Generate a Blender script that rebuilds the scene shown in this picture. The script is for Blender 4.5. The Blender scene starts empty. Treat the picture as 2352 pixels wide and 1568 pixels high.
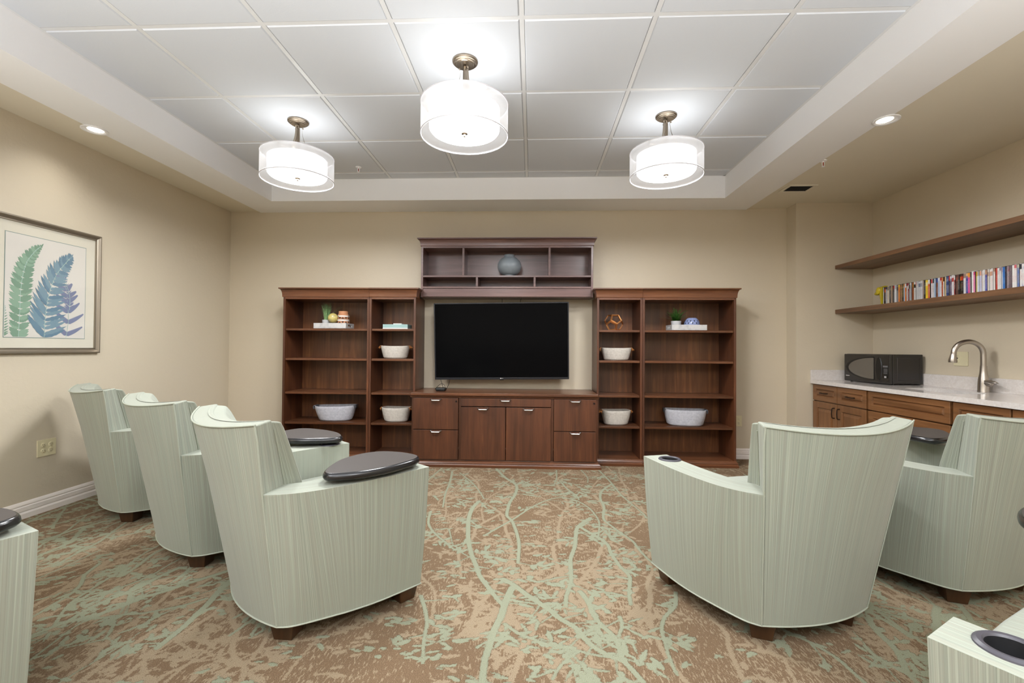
import bpy, bmesh, math, random
from mathutils import Vector, Matrix, noise
from math import sin, cos, pi, radians as R
random.seed(7)
SC = bpy.context.scene
COL = SC.collection
# ---------------------------------------------------------------- camera
cam = bpy.data.cameras.new('camera'); cam.sensor_width = 36; cam.sensor_fit = 'HORIZONTAL'
cam.lens = 36 * 1059.856 / 2352; cam.clip_start = .02
cam_o = bpy.data.objects.new('camera', cam); COL.objects.link(cam_o); SC.camera = cam_o
yaw, pitch, roll = .0440, .01358, .00701
fw = Vector((-sin(yaw) * cos(pitch), cos(yaw) * cos(pitch), sin(pitch)))
r0 = Vector((cos(yaw), sin(yaw), 0)); u0 = r0.cross(fw)
rt = cos(roll) * r0 + sin(roll) * u0; up = -sin(roll) * r0 + cos(roll) * u0
cm = Matrix((rt, up, -fw)).transposed().to_4x4(); cm.translation = (0, 0, 1.1765)
cam_o.matrix_world = cm
# ---------------------------------------------------------------- world, exposure, lights
w = bpy.data.worlds.new('world'); SC.world = w; w.use_nodes = True
w.node_tree.nodes['Background'].inputs[0].default_value = (.9, .92, 1, 1)
w.node_tree.nodes['Background'].inputs[1].default_value = .3
SC.view_settings.view_transform = 'Standard'; SC.view_settings.look = 'None'
SC.view_settings.gamma = 1; SC.view_settings.use_curve_mapping = False
SC.view_settings.exposure = -.03
SC.cycles.max_bounces = 10; SC.cycles.diffuse_bounces = 6; SC.cycles.transparent_max_bounces = 16
SC.cycles.sample_clamp_indirect = 6; SC.cycles.caustics_reflective = False; SC.cycles.caustics_refractive = False
SC.cycles.use_denoising = True
def light(kind, name, loc, power, rot=(0, 0, 0), color=(1, 1, 1), **k):
    l = bpy.data.lights.new(name, kind); l.energy = power; l.color = color
    for a, b in k.items(): setattr(l, a, b)
    o = bpy.data.objects.new(name, l); o.location = loc; o.rotation_euler = rot; COL.objects.link(o); return o
LAMPS = [(-1.812, 3.456), (-.417, 2.755), (.984, 3.456)]
for i, (x, y) in enumerate(LAMPS):
    light('POINT', 'bulb_light', (x, y, 2.55), 1.1, color=(.97, .985, 1), shadow_soft_size=.09)
    light('AREA', 'shade_light', (x, y, 2.462), 43, color=(.97, .985, 1), shape='DISK', size=.44)
# overhead fill added behind the camera, not known lamps
for (x, y, e) in [(-1.8, -.4, 26), (.98, -.4, 26), (-.4, -1.8, 24)]:
    light('AREA', 'rear_overhead_fill', (x, y, 2.45), e, color=(.97, .985, 1), shape='DISK', size=.8)
light('AREA', 'rear_forward_fill', (-.2, -3.2, 1.3), 12, rot=(R(96), 0, 0), color=(.94, .97, 1), shape='RECTANGLE', size=4.5, size_y=2.2)  # broad soft fill added from the rear, no real window
for x in (-2.3, -.4, 1.5):     # unseen upward fill, added to brighten ceiling and soffit
    light('AREA', 'rear_upward_fill', (x, -1.2, .70), 150, rot=(R(180 - 10), 0, 0), color=(.97, .985, 1), shape='DISK', size=1.5, spread=R(125))
for (x, y, tx, e) in [(-3.08, 3.09, -3.25, 26), (2.31, 3.11, 2.9, 46), (-3.13, .9, -3.2, 30), (2.31, 1.2, 2.9, 46)]:
    d = Vector((tx - x, 0, -1.2)).normalized()
    o = light('SPOT', 'downlight_light', (x, y, 2.685), e, color=(1, .98, .93), spot_size=R(130), spot_blend=1, shadow_soft_size=.07)
    o.rotation_euler = d.to_track_quat('-Z', 'Y').to_euler()
# ---------------------------------------------------------------- helpers
def lin(h):
    h = h.lstrip('#'); c = [int(h[i:i + 2], 16) / 255 for i in (0, 2, 4)]
    return tuple((v / 12.92 if v <= .04045 else ((v + .055) / 1.055) ** 2.4) for v in c) + (1,)
class NT:
    def __init__(s, name):
        s.m = bpy.data.materials.new(name); s.m.use_nodes = True; s.t = s.m.node_tree; s.n = s.t.nodes
        s.b = s.n['Principled BSDF']; s.out = s.n['Material Output']
    def add(s, typ, **k):
        n = s.n.new(typ)
        for a, b in k.items(): setattr(n, a, b)
        return n
    def l(s, a, b): s.t.links.new(a, b)
    def noise(s, vec, scale, detail=2, rough=.5, dist=0):
        n = s.add('ShaderNodeTexNoise'); n.inputs['Scale'].default_value = scale; n.inputs['Detail'].default_value = detail
        n.inputs['Roughness'].default_value = rough; n.inputs['Distortion'].default_value = dist
        if vec is not None: s.l(vec, n.inputs['Vector'])
        return n.outputs['Fac']
    def coords(s, kind='Object', scale=(1, 1, 1), rot=(0, 0, 0)):
        c = s.add('ShaderNodeTexCoord'); m = s.add('ShaderNodeMapping'); m.inputs['Scale'].default_value = scale; m.inputs['Rotation'].default_value = rot
        s.l(c.outputs[kind], m.inputs['Vector']); return m.outputs['Vector']
    def ramp(s, fac, stops, interp='LINEAR'):
        r = s.add('ShaderNodeValToRGB'); e = r.color_ramp; e.interpolation = interp
        while len(e.elements) < len(stops): e.elements.new(.5)
        for el, (p, c) in zip(e.elements, stops): el.position = p; el.color = c if len(c) == 4 else (*c, 1)
        s.l(fac, r.inputs['Fac']); return r.outputs['Color']
    def mix(s, fac, a, b, mode='MIX'):
        m = s.add('ShaderNodeMix', data_type='RGBA', blend_type=mode)
        for v, i in ((fac, 0), (a, 6), (b, 7)):
            if isinstance(v, (int, float)): m.inputs[i].default_value = v
            elif isinstance(v, tuple): m.inputs[i].default_value = v
            else: s.l(v, m.inputs[i])
        return m.outputs[2]
    def bump(s, h, strength=.2, dist=.002):
        b = s.add('ShaderNodeBump'); b.inputs['Strength'].default_value = strength; b.inputs['Distance'].default_value = dist
        s.l(h, b.inputs['Height']); s.l(b.outputs['Normal'], s.b.inputs['Normal'])
    def set(s, **k):
        for a, v in k.items():
            i = s.b.inputs[a.replace('_', ' ')]
            if hasattr(v, 'node'): s.l(v, i)
            else: i.default_value = v
        return s
def plain(name, hexc, rough=.5, metal=0, spec=.5, **k):
    m = NT(name); m.set(Base_Color=lin(hexc), Roughness=rough, Metallic=metal); m.b.inputs['Specular IOR Level'].default_value = spec
    for a, v in k.items(): m.b.inputs[a.replace('_', ' ')].default_value = v
    return m.m
def wood(name, c0, c1, c2, axis, rough=.38, scale=1., coat=.06):
    m = NT(name); sc = [26 * scale] * 3; sc[axis] = 1.6 * scale
    v = m.coords('Object', tuple(sc)); f = m.noise(v, 1.0, 5, .6, .6)
    v2 = m.coords('Object', tuple([3.2 if i != axis else .5 for i in range(3)])); g = m.noise(v2, 1., 2, .5)
    a = m.ramp(f, [(.3, lin(c0)), (.55, lin(c1)), (.78, lin(c2))])
    b = m.ramp(g, [(.3, (.72, .72, .72, 1)), (.7, (1.2, 1.2, 1.2, 1))])
    m.set(Base_Color=m.mix(1., a, b, 'MULTIPLY'), Roughness=rough); m.b.inputs['Coat Weight'].default_value = coat; m.b.inputs['Coat Roughness'].default_value = .22
    m.bump(f, .06, .001); return m.m
def paint(name, hexc, sc=60, strength=.25, rough=.6):
    m = NT(name); v = m.coords('Object'); f = m.noise(v, sc, 3, .55, .3)
    g = m.noise(v, sc * .35, 2, .5); h = m.mix(.5, f, g)
    m.set(Base_Color=lin(hexc), Roughness=rough); m.bump(h, strength, .004); return m.m
M = {}
M['wall'] = paint('wall_paint', 'c9bda7', 55, .35, .5)
M['wallside'] = paint('wall_paint_textured', 'c9bea9', 45, .6, .5)
M['soffit'] = paint('soffit_tan_paint', 'e0d8c6', 40, .12, .5)
M['white'] = paint('white_ceiling_paint', 'f3f3f5', 40, .08, .5)
M['tile'] = paint('ceiling_tile', 'cccfd4', 300, .15, .8)
M['grid'] = plain('ceiling_grid_metal', 'd6d6d6', .4)
M['trim'] = plain('white_trim', 'efe8e2', .35)
M['wv'] = wood('cherry_wood_vertical', '402211', '532e1a', '663d22', 2)
M['wh'] = wood('cherry_wood_horizontal', '4c2d1b', '613a23', '724a30', 0, .28)
M['wback'] = wood('cherry_back_panel', '57321c', '714629', '95643a', 2, .4, .8)
M['hutch'] = wood('mahogany_hutch', '543a34', '664943', '76584f', 0, .3)
M['mapv'] = wood('maple_stain_vertical', '694528', '7f5635', '926741', 2, .32)
M['maph'] = wood('maple_stain_horizontal', '694528', '7f5635', '926741', 1, .32)
M['shelf'] = wood('oak_shelf', '60432e', '75543a', '886446', 1, .4)
M['leg'] = wood('walnut_leg', '33200f', '432b18', '51371f', 2, .35)
M['nickel'] = plain('brushed_nickel', 'b3aca4', .3, 1)
M['bronze'] = plain('aged_nickel', '9c9081', .32, 1)
M['chrome'] = plain('satin_chrome', 'c9c7c4', .22, 1)
M['darkmetal'] = plain('dark_bronze_pull', '2c221e', .4, .7)
M['black'] = plain('black_plastic', '0b0b0c', .3)
M['blackm'] = plain('black_matte', '141415', .6)
M['grey'] = plain('grey_plastic', '55555a', .4)
M['screen'] = plain('tv_screen', '0a0a0b', .10, 0, .03)
M['bezel'] = plain('tv_bezel', '26262a', .35, .4)
M['mwin'] = plain('microwave_window', '6a655e', .12, .35)
M['mbody'] = plain('microwave_black', '2a2725', .16, .1)
M['silver'] = plain('silver_mark', 'd6d6da', .3, .6)
M['laminate'] = plain('tablet_laminate', '47423f', .5, 0, .3)
M['tabedge'] = plain('tablet_edge', '1a191b', .22, 0, .6)
M['cup'] = plain('cup_insert', '47454c', .38)
M['cupin'] = plain('cup_insert_inner', '1b1b1d', .6)
M['ivory'] = plain('ivory_plate', 'd8cfac', .35)
M['ivoryd'] = plain('outlet_slots', '2b261c', .6)
M['wplate'] = plain('almond_plate', 'ddd3bd', .35)
M['tan'] = plain('tan_leather', 'b87840', .55)
M['greyl'] = plain('grey_leather', '5b5c62', .5)
M['marble'] = NT('marble_tray')
_m = M['marble']; _v = _m.coords('Object'); _f = _m.noise(_v, 14, 5, .65, 1.4)
_m.set(Base_Color=_m.ramp(_f, [(.35, lin('a9a8aa')), (.5, lin('bebdbc')), (.7, lin('c4c2c0'))]), Roughness=.3); M['marble'] = _m.m
_m = NT('quartz_counter'); _v = _m.coords('Object'); _f = _m.noise(_v, 9, 6, .7, 2.5); _g = _m.noise(_v, 42, 3, .6, 1.)
_a = _m.ramp(_f, [(.40, lin('d6d0cc')), (.485, lin('d0c9c4')), (.5, lin('cac2bb')), (.51, lin('d0c9c4')), (.6, lin('d8d3cf'))])
_m.set(Base_Color=_m.mix(.25, _a, _m.ramp(_g, [(.3, lin('c6bdb8')), (.6, lin('e2ddd9'))])), Roughness=.12); M['quartz'] = _m.m
def fabric(name, light, mid, dark, tan_):
    m = NT(name); v = m.coords('UV', (1150, 1.2, 1)); f = m.noise(v, 1., 3, .6)
    v2 = m.coords('UV', (430, .8, 1)); g = m.noise(v2, 1., 2, .5)
    v3 = m.coords('UV', (120, .5, 1)); k = m.noise(v3, 1., 2, .5)
    a = m.ramp(f, [(.33, lin(dark)), (.46, lin(mid)), (.62, lin(light))]); b = m.ramp(g, [(.38, lin(dark)), (.52, lin(mid)), (.66, lin(light))])
    c = m.mix(.5, a, b); d = m.mix(m.ramp(k, [(.42, (0, 0, 0, 1)), (.6, (.45, .45, .45, 1))]), c, lin(tan_))
    m.set(Base_Color=d, Roughness=.85); m.b.inputs['Sheen Weight'].default_value = .15; m.b.inputs['Sheen Roughness'].default_value = .5
    m.bump(f, .12, .0012); return m.m
M['fabric'] = fabric('sage_striped_fabric', 'acb1a3', '92988a', '7d8478', '939183')
M['piping'] = plain('pale_piping', 'a4a99b', .8)
m = NT('woven_carpet'); v = m.coords('Object'); at_ = m.add('ShaderNodeVertexColor', layer_name='pattern'); sp_ = m.add('ShaderNodeSeparateColor'); m.l(at_.outputs['Color'], sp_.inputs[0])
def madd(a, b, op='ADD'):
    n = m.add('ShaderNodeMath', operation=op)
    for x_, i_ in ((a, 0), (b, 1)):
        if isinstance(x_, (int, float)): n.inputs[i_].default_value = x_
        else: m.l(x_, n.inputs[i_])
    return n.outputs[0]
fz = m.noise(v, 150, 3, .7); fine = m.noise(v, 330, 3, .7); mid = m.noise(v, 60, 3, .65)
jit = madd(madd(madd(fz, .5, 'SUBTRACT'), .55, 'MULTIPLY'), madd(madd(mid, .5, 'SUBTRACT'), .35, 'MULTIPLY'))
gm_ = m.ramp(madd(sp_.outputs[0], jit), [(.46, (0, 0, 0, 1)), (.54, (1, 1, 1, 1))])
dash = m.noise(m.coords('Object', (130, 30, 1), (0, 0, .2)), 1., 3, .65); zone = m.noise(v, 2.6, 2, .5)
dz = m.ramp(madd(dash, madd(madd(zone, .5, 'SUBTRACT'), .35, 'MULTIPLY')), [(.55, (0, 0, 0, 1)), (.60, (1, 1, 1, 1))])
bm_0 = m.ramp(madd(sp_.outputs[1], madd(jit, 1.7, 'MULTIPLY')), [(.47, (0, 0, 0, 1)), (.56, (1, 1, 1, 1))])
bm_1 = m.mix(1., bm_0, dz, 'LIGHTEN')
base = m.ramp(fine, [(.34, lin('58493a')), (.5, lin('725d48')), (.68, lin('88745c'))]); bei = m.ramp(fine, [(.32, lin('7a6b57')), (.5, lin('96866f')), (.66, lin('a79a82'))]); gre = m.ramp(fine, [(.3, lin('757763')), (.5, lin('888b76')), (.7, lin('989c86'))])
cc = m.mix(m.mix(1., bm_1, (.8, .8, .8, 1), 'MULTIPLY'), base, bei); cc = m.mix(gm_, cc, gre)
m.set(Base_Color=cc, Roughness=.95); m.b.inputs['Specular IOR Level'].default_value = .1
hh = m.mix(.35, m.ramp(madd(sp_.outputs[0], jit), [(.38, (0, 0, 0, 1)), (.6, (1, 1, 1, 1))]), fine); m.bump(hh, .75, .006); M['carpet'] = m.m
def glow(name, hexc, strength):
    m = NT(name); m.set(Base_Color=lin('f4f4f2'), Roughness=.5); m.b.inputs['Emission Color'].default_value = lin(hexc); m.b.inputs['Emission Strength'].default_value = strength; return m.m
M['diff'] = glow('lit_glass_diffuser', 'fbfdff', 1.7)
M['spot'] = glow('downlight_lens', 'fff8e8', 4.0)
_m = NT('sheer_organza'); _t = _m.add('ShaderNodeBsdfTransparent'); _d = _m.add('ShaderNodeBsdfTranslucent'); _e = _m.add('ShaderNodeBsdfDiffuse'); _x = _m.add('ShaderNodeMixShader'); _y = _m.add('ShaderNodeMixShader')
_d.inputs[0].default_value = (.95, .95, .97, 1); _e.inputs[0].default_value = (.95, .95, .97, 1); _y.inputs[0].default_value = .5
_m.l(_d.outputs[0], _y.inputs[1]); _m.l(_e.outputs[0], _y.inputs[2]); _x.inputs[0].default_value = .56
_m.l(_t.outputs[0], _x.inputs[1]); _m.l(_y.outputs[0], _x.inputs[2]); _m.l(_x.outputs[0], _m.out.inputs['Surface']); M['sheer'] = _m.m
M['rim'] = plain('shade_rim', 'd9d8de', .4, .3)

class MB:
    def __init__(s): s.v = []; s.f = []; s.mi = []; s.uv = []
    def face(s, idx, mi=0, uv=None): s.f.append(idx); s.mi.append(mi); s.uv.append(uv)
    def poly(s, pts, mi=0, uv=None):
        n = len(s.v); s.v += [tuple(p) for p in pts]; s.face(list(range(n, n + len(pts))), mi, uv)
    def box(s, x0, x1, y0, y1, z0, z1, mi=0):
        n = len(s.v); s.v += [(x, y, z) for z in (z0, z1) for y in (y0, y1) for x in (x0, x1)]
        for q in ((0, 2, 3, 1), (4, 5, 7, 6), (0, 1, 5, 4), (2, 6, 7, 3), (0, 4, 6, 2), (1, 3, 7, 5)): s.face([n + i for i in q], mi)
        return s
    def obox(s, c, ax, ay, az, hx, hy, hz, mi=0, taper=1.):
        c, ax, ay, az = Vector(c), Vector(ax).normalized(), Vector(ay).normalized(), Vector(az).normalized(); n = len(s.v)
        for k in (-1, 1):
            t = taper if k < 0 else 1.
            for j in (-1, 1):
                for i in (-1, 1): s.v.append(tuple(c + ax * hx * i * t + ay * hy * j * t + az * hz * k))
        for q in ((0, 2, 3, 1), (4, 5, 7, 6), (0, 1, 5, 4), (2, 6, 7, 3), (0, 4, 6, 2), (1, 3, 7, 5)): s.face([n + i for i in q], mi)
        return s
    def loft(s, rings, mi=0, closed=True, cap0=False, cap1=False, uvf=None, mf=None):
        n0 = len(s.v); m = len(rings[0])
        for r in rings: s.v += [tuple(p) for p in r]
        for i in range(len(rings) - 1):
            for j in range(m if closed else m - 1):
                k = (j + 1) % m
                uv = None
                if uvf: uv = [uvf(i, j), uvf(i, j + 1), uvf(i + 1, j + 1), uvf(i + 1, j)]
                s.face([n0 + i * m + j, n0 + i * m + k, n0 + (i + 1) * m + k, n0 + (i + 1) * m + j], mf(i, j) if mf else mi, uv)
        if cap0: s.face([n0 + j for j in range(m)][::-1], mi)
        if cap1: s.face([n0 + (len(rings) - 1) * m + j for j in range(m)], mi)
        return s
    def lathe(s, prof, c=(0, 0, 0), n=32, mi=0, mf=None, axis=2, cap0=False, cap1=False):
        rings = []
        for r, z in prof:
            ring = []
            for i in range(n):
                a = 2 * pi * i / n; p = (r * cos(a), r * sin(a), z)
                if axis == 0: p = (z, r * cos(a), r * sin(a))
                if axis == 1: p = (r * sin(a), z, r * cos(a))
                ring.append((c[0] + p[0], c[1] + p[1], c[2] + p[2]))
            rings.append(ring)
        return s.loft(rings, mi, True, cap0, cap1, mf=mf)
    def tube(s, pts, r, n=8, mi=0, closed=False, caps=True):
        pts = [Vector(p) for p in pts]; L = len(pts); rr = r if isinstance(r, (list, tuple)) else [r] * L
        rings = []; prev = None
        for i, p in enumerate(pts):
            if closed: t = pts[(i + 1) % L] - pts[i - 1]
            else: t = pts[min(i + 1, L - 1)] - pts[max(i - 1, 0)]
            if t.length < 1e-9: t = Vector((0, 0, 1))
            t.normalize()
            if prev is None:
                a = Vector((0, 0, 1)) if abs(t.z) < .9 else Vector((1, 0, 0)); nrm = t.cross(a).normalized()
            else:
                nrm = (prev - t * prev.dot(t)); nrm = nrm.normalized() if nrm.length > 1e-6 else t.orthogonal().normalized()
            prev = nrm; b = t.cross(nrm)
            rings.append([p + (nrm * cos(2 * pi * j / n) + b * sin(2 * pi * j / n)) * rr[i] for j in range(n)])
        if closed: rings.append(rings[0])
        return s.loft(rings, mi, True, caps and not closed, caps and not closed)
    def ell(s, c, rx, ry, rz, rot=None, n=16, m=10, mi=0):
        rings = []
        for i in range(m + 1):
            t = pi * i / m; ring = []
            for j in range(n):
                a = 2 * pi * j / n; p = Vector((rx * max(sin(t), .001) * cos(a), ry * max(sin(t), .001) * sin(a), -rz * cos(t)))
                if rot: p = rot @ p
                ring.append(Vector(c) + p)
            rings.append(ring)
        return s.loft(rings, mi, True, True, True)
    def build(s, name, mats, parent=None, org=(0, 0, 0), bevel=0, smooth=35, seg=2, weld=False):
        me = bpy.data.meshes.new(name)
        me.from_pydata([(a - org[0], b - org[1], c - org[2]) for a, b, c in s.v], [], s.f)
        if not isinstance(mats, (list, tuple)): mats = [mats]
        for m in mats: me.materials.append(m)
        for p, mi in zip(me.polygons, s.mi): p.material_index = mi
        if any(s.uv):
            ul = me.uv_layers.new(name='UVMap')
            for p, uv in zip(me.polygons, s.uv):
                if uv:
                    for li, c in zip(p.loop_indices, uv): ul.data[li].uv = c
        bm = bmesh.new(); bm.from_mesh(me)
        if weld: bmesh.ops.remove_doubles(bm, verts=bm.verts, dist=1e-5)
        bmesh.ops.recalc_face_normals(bm, faces=bm.faces); bm.to_mesh(me); bm.free()
        if smooth:
            for p in me.polygons: p.use_smooth = True
            me.set_sharp_from_angle(angle=R(smooth))
        o = bpy.data.objects.new(name, me); COL.objects.link(o)
        if parent: o.parent = parent
        if bevel:
            b = o.modifiers.new('bevel', 'BEVEL'); b.width = bevel; b.segments = seg; b.limit_method = 'ANGLE'; b.angle_limit = R(35); b.harden_normals = True
        return o
def tag(o, label, cat, group=None):
    o['label'] = label; o['category'] = cat
    if group: o['group'] = group
    return o
def thing(name, label, cat, loc, rz=0, group=None):
    o = bpy.data.objects.new(name, None); COL.objects.link(o); o.location = loc; o.rotation_euler = (0, 0, rz); o.empty_display_size = .1
    return tag(o, label, cat, group)
def struct(name, mb, mats, **k):
    o = mb.build(name, mats, **k); o['kind'] = 'structure'; return o
def copy_tree(o, parent=None):
    c = o.copy(); COL.objects.link(c)
    if parent: c.parent = parent
    for ch in list(o.children): copy_tree(ch, c)
    return c
def cat_rom(P, n=6, closed=False):
    P = [Vector(p) for p in P]; L = len(P); out = []
    rng = range(L) if closed else range(L - 1)
    for i in rng:
        if closed: a, b, c, d = P[i - 1], P[i], P[(i + 1) % L], P[(i + 2) % L]
        else: a, b, c, d = P[max(i - 1, 0)], P[i], P[i + 1], P[min(i + 2, L - 1)]
        for k in range(n):
            t = k / n; out.append(.5 * ((2 * b) + (c - a) * t + (2 * a - 5 * b + 4 * c - d) * t * t + (3 * b - a - 3 * c + d) * t ** 3))
    if not closed: out.append(P[-1])
    return out
def text(body, name, size, mat, parent, loc, rot, ext=.0006, align='CENTER'):
    cu = bpy.data.curves.new(name, 'FONT'); cu.body = body; cu.size = size; cu.extrude = ext; cu.align_x = align; cu.align_y = 'CENTER'
    t = bpy.data.objects.new(name, cu); COL.objects.link(t); bpy.context.view_layer.update()
    me = bpy.data.meshes.new_from_object(t.evaluated_get(bpy.context.evaluated_depsgraph_get())); bpy.data.objects.remove(t)
    o = bpy.data.objects.new(name, me); COL.objects.link(o); me.materials.clear(); me.materials.append(mat); o.location = loc; o.rotation_euler = rot; o.parent = parent; return o

# ================================================================ ROOM
XL, XR, YB, YF = -3.433, 3.502, 5.083, -3.6
PX, PY = 2.731, 4.905            # pier face
ZS, ZC = 2.688, 2.913            # soffit, ceiling
def rect(mb, x0, x1, y0, y1, z, mi=0): mb.poly([(x0, y0, z), (x1, y0, z), (x1, y1, z), (x0, y1, z)], mi)
# --- floor: the woven branch and leaf pattern is carried by a colour attribute on a fine grid
import numpy as np
BR = [[(-0.34,4.49),(-0.24,4.2),(-0.13,3.97),(-0.13,3.72),(-0.16,3.55),(-0.17,3.4),(-0.17,3.25),(-0.13,3.15),(-0.1,3.0),(-0.08,2.87),(-0.07,2.75),(-0.07,2.64),(-0.07,2.54)],[(-0.13,3.97),(-0.07,4.06)],[(-0.67,4.32),(-0.53,4.05),(-0.45,3.85),(-0.39,3.67),(-0.37,3.59)],[(-0.4,3.54),(-0.43,3.38),(-0.43,3.18),(-0.41,3.01),(-0.38,2.81),(-0.34,2.64),(-0.3,2.51),(-0.26,2.38),(-0.21,2.28),(-0.16,2.18),(-0.13,2.13)],[(-0.09,2.28),(-0.11,2.19),(-0.12,2.12),(-0.13,2.03),(-0.15,1.94),(-0.16,1.85),(-0.17,1.76),(-0.17,1.68),(-0.17,1.63)],[(-0.29,2.9),(-0.22,3.02),(-0.13,3.17),(-0.07,3.29),(0.01,3.44),(0.1,3.57),(0.21,3.66),(0.32,3.63),(0.38,3.55),(0.43,3.43),(0.45,3.32),(0.46,3.16),(0.42,2.92)],[(-0.09,4.12),(0.01,3.98),(0.11,3.83),(0.21,3.71),(0.32,3.64)],[(0.26,4.08),(0.3,3.9),(0.36,3.72),(0.37,3.62)],[(0.36,3.72),(0.4,3.83)],[(0.47,4.55),(0.51,4.26),(0.49,4.08)],[(0.65,4.51),(0.7,4.09),(0.72,3.78),(0.76,3.55),(0.8,3.34),(0.8,3.26)],[(0.7,4.07),(0.58,3.85),(0.54,3.66),(0.54,3.47),(0.5,3.24),(0.52,3.14),(0.57,3.0),(0.62,2.87),(0.63,2.77),(0.65,2.65),(0.67,2.58)],[(0.41,3.24),(0.31,3.08),(0.28,2.92),(0.26,2.77),(0.22,2.6),(0.21,2.44),(0.2,2.34),(0.17,2.22),(0.16,2.13)],[(0.32,3.08),(0.37,2.99),(0.43,2.89),(0.46,2.8),(0.46,2.69),(0.48,2.54),(0.51,2.43),(0.49,2.33),(0.47,2.24),(0.46,2.16)],[(-0.14,2.36),(-0.08,2.3),(-0.02,2.22),(0.04,2.15),(0.09,2.09),(0.13,2.03),(0.19,1.97),(0.22,1.9),(0.25,1.85),(0.3,1.8),(0.35,1.77),(0.38,1.71),(0.4,1.66)],[(0.24,2.26),(0.27,2.16),(0.28,2.06),(0.31,1.98),(0.34,1.92),(0.35,1.85),(0.35,1.78)],[(0.39,2.06),(0.39,2.0),(0.36,1.92)],[(-0.11,1.98),(-0.05,1.92),(0.02,1.88),(0.08,1.85),(0.14,1.84),(0.19,1.82),(0.25,1.8),(0.3,1.79)],[(0.19,1.82),(0.14,1.77),(0.1,1.71),(0.08,1.66)],[(0.02,2.34),(0.08,2.36),(0.14,2.39),(0.2,2.41)],[(0.7,2.28),(0.66,2.16),(0.59,2.07),(0.55,1.98),(0.54,1.89),(0.53,1.81),(0.53,1.71)],[(-0.52,2.18),(-0.47,2.06),(-0.44,1.96),(-0.43,1.87),(-0.4,1.72)],[(-0.75,4.36),(-0.71,4.0),(-0.69,3.69),(-0.65,3.39)],[(-0.72,3.3),(-0.69,3.09),(-0.62,2.93),(-0.5,2.76),(-0.45,2.69)],[(-0.53,2.98),(-0.46,2.73)],[(-0.41,2.66),(-0.35,2.6),(-0.34,2.59)],[(0.24,4.48),(0.23,4.24),(0.19,3.97)]]
BW = [.028, .02, .016, .032, .036, .018, .014, .018, .012, .014, .018, .022, .028, .026, .032, .028, .02, .018, .016, .014, .02, .02, .018, .02, .012, .012, .014]
rnd = random.Random(3)
FY0, FS = .55, .0065
NX, NY = int((XR - XL) / FS) + 2, int((YB - FY0) / FS) + 2
AX = np.linspace(XL, XR, NX); AY = np.linspace(FY0, YB, NY)
MK = [np.full((NY, NX), -9., np.float32) for _ in range(2)]       # signed inside distance (m): sage, beige
def window(x0, x1, y0, y1):
    i0, i1 = np.searchsorted(AX, (x0, x1)); j0, j1 = np.searchsorted(AY, (y0, y1))
    return slice(j0, j1), slice(i0, i1)
def seg(m, p, q, w0, w1):
    (ax, ay), (bx, by) = p, q; W = max(w0, w1) + .02; js, is_ = window(min(ax, bx) - W, max(ax, bx) + W, min(ay, by) - W, max(ay, by) + W)
    X, Y = np.meshgrid(AX[is_], AY[js])
    if X.size == 0: return
    dx, dy = bx - ax, by - ay; L2 = dx * dx + dy * dy + 1e-9; t = np.clip(((X - ax) * dx + (Y - ay) * dy) / L2, 0, 1)
    d = (w0 + (w1 - w0) * t) / 2 - np.hypot(X - ax - t * dx, Y - ay - t * dy); MK[m][js, is_] = np.maximum(MK[m][js, is_], d)
def strip(m, pts, w0, w1):
    P = cat_rom([(x, y, 0) for x, y in pts], 4); L = len(P) - 1
    for i in range(L):
        a0, a1 = w0 + (w1 - w0) * i / L, w0 + (w1 - w0) * (i + 1) / L
        seg(m, P[i].xy, P[i + 1].xy, a0, a1)
def leaf(m, x, y, ang, L, W):
    c_, s_ = cos(ang), sin(ang); js, is_ = window(x - L - .02, x + L + .02, y - L - .02, y + L + .02); X, Y = np.meshgrid(AX[is_], AY[js])
    if X.size == 0: return
    t = ((X - x) * c_ + (Y - y) * s_) / L; n = -(X - x) * s_ + (Y - y) * c_
    prof = np.clip(t, 0, 1) ** .5 * np.clip(1 - t, 0, 1) ** .8 * 1.75
    d = np.where((t > 0) & (t < 1), prof * W / 2 * (1 + .18 * np.sin(t * 22)) - np.abs(n), -9); MK[m][js, is_] = np.maximum(MK[m][js, is_], d)
def pattern(tf, m, dens, wsc=1.):
    for b in BR:
        P = [tf(p) for p in b]; w = BW[BR.index(b)] * wsc
        strip(m, P, w, w * .7)
        for i in range(len(P) - 1):
            (ax, ay), (bx, by) = P[i], P[i + 1]; d = math.hypot(bx - ax, by - ay); th = math.atan2(by - ay, bx - ax)
            for _ in range(rnd.choice((0, 1, 1, 2)) if d < .2 else rnd.choice((1, 2, 3))):
                if rnd.random() > dens: continue
                t = rnd.random(); q = th + rnd.choice((-1, 1)) * rnd.uniform(.6, 1.5); L0 = rnd.uniform(.04, .13)
                sx, sy = ax + (bx - ax) * t, ay + (by - ay) * t; ex, ey = sx + cos(q) * L0, sy + sin(q) * L0
                if rnd.random() < .7: seg(m, (sx, sy), (ex, ey), .011, .006)
                for c in range(rnd.choice((3, 4, 5, 7))):
                    leaf(m, ex + rnd.uniform(-.04, .04), ey + rnd.uniform(-.035, .035), q + rnd.uniform(-1.4, 1.4), rnd.uniform(.035, .09), rnd.uniform(.016, .036))
for tf in [lambda p: p, lambda p: (-p[0] - 1.62, p[1] + .12), lambda p: (-p[0] + 1.72, p[1] - .15), lambda p: (p[0] - 3.2, p[1] - .2), lambda p: (p[0] + 2.75, p[1] + .1)]: pattern(tf, 0, .85)
for tf in [lambda p: (-p[0] - 2.1, 2.4 - p[1]), lambda p: (p[0] + 1.8, 2.5 - p[1]), lambda p: (p[0] - 3., 2.2 - p[1]), lambda p: (p[0] + 3.2, 2.2 - p[1])]: pattern(tf, 0, .7)
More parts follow.
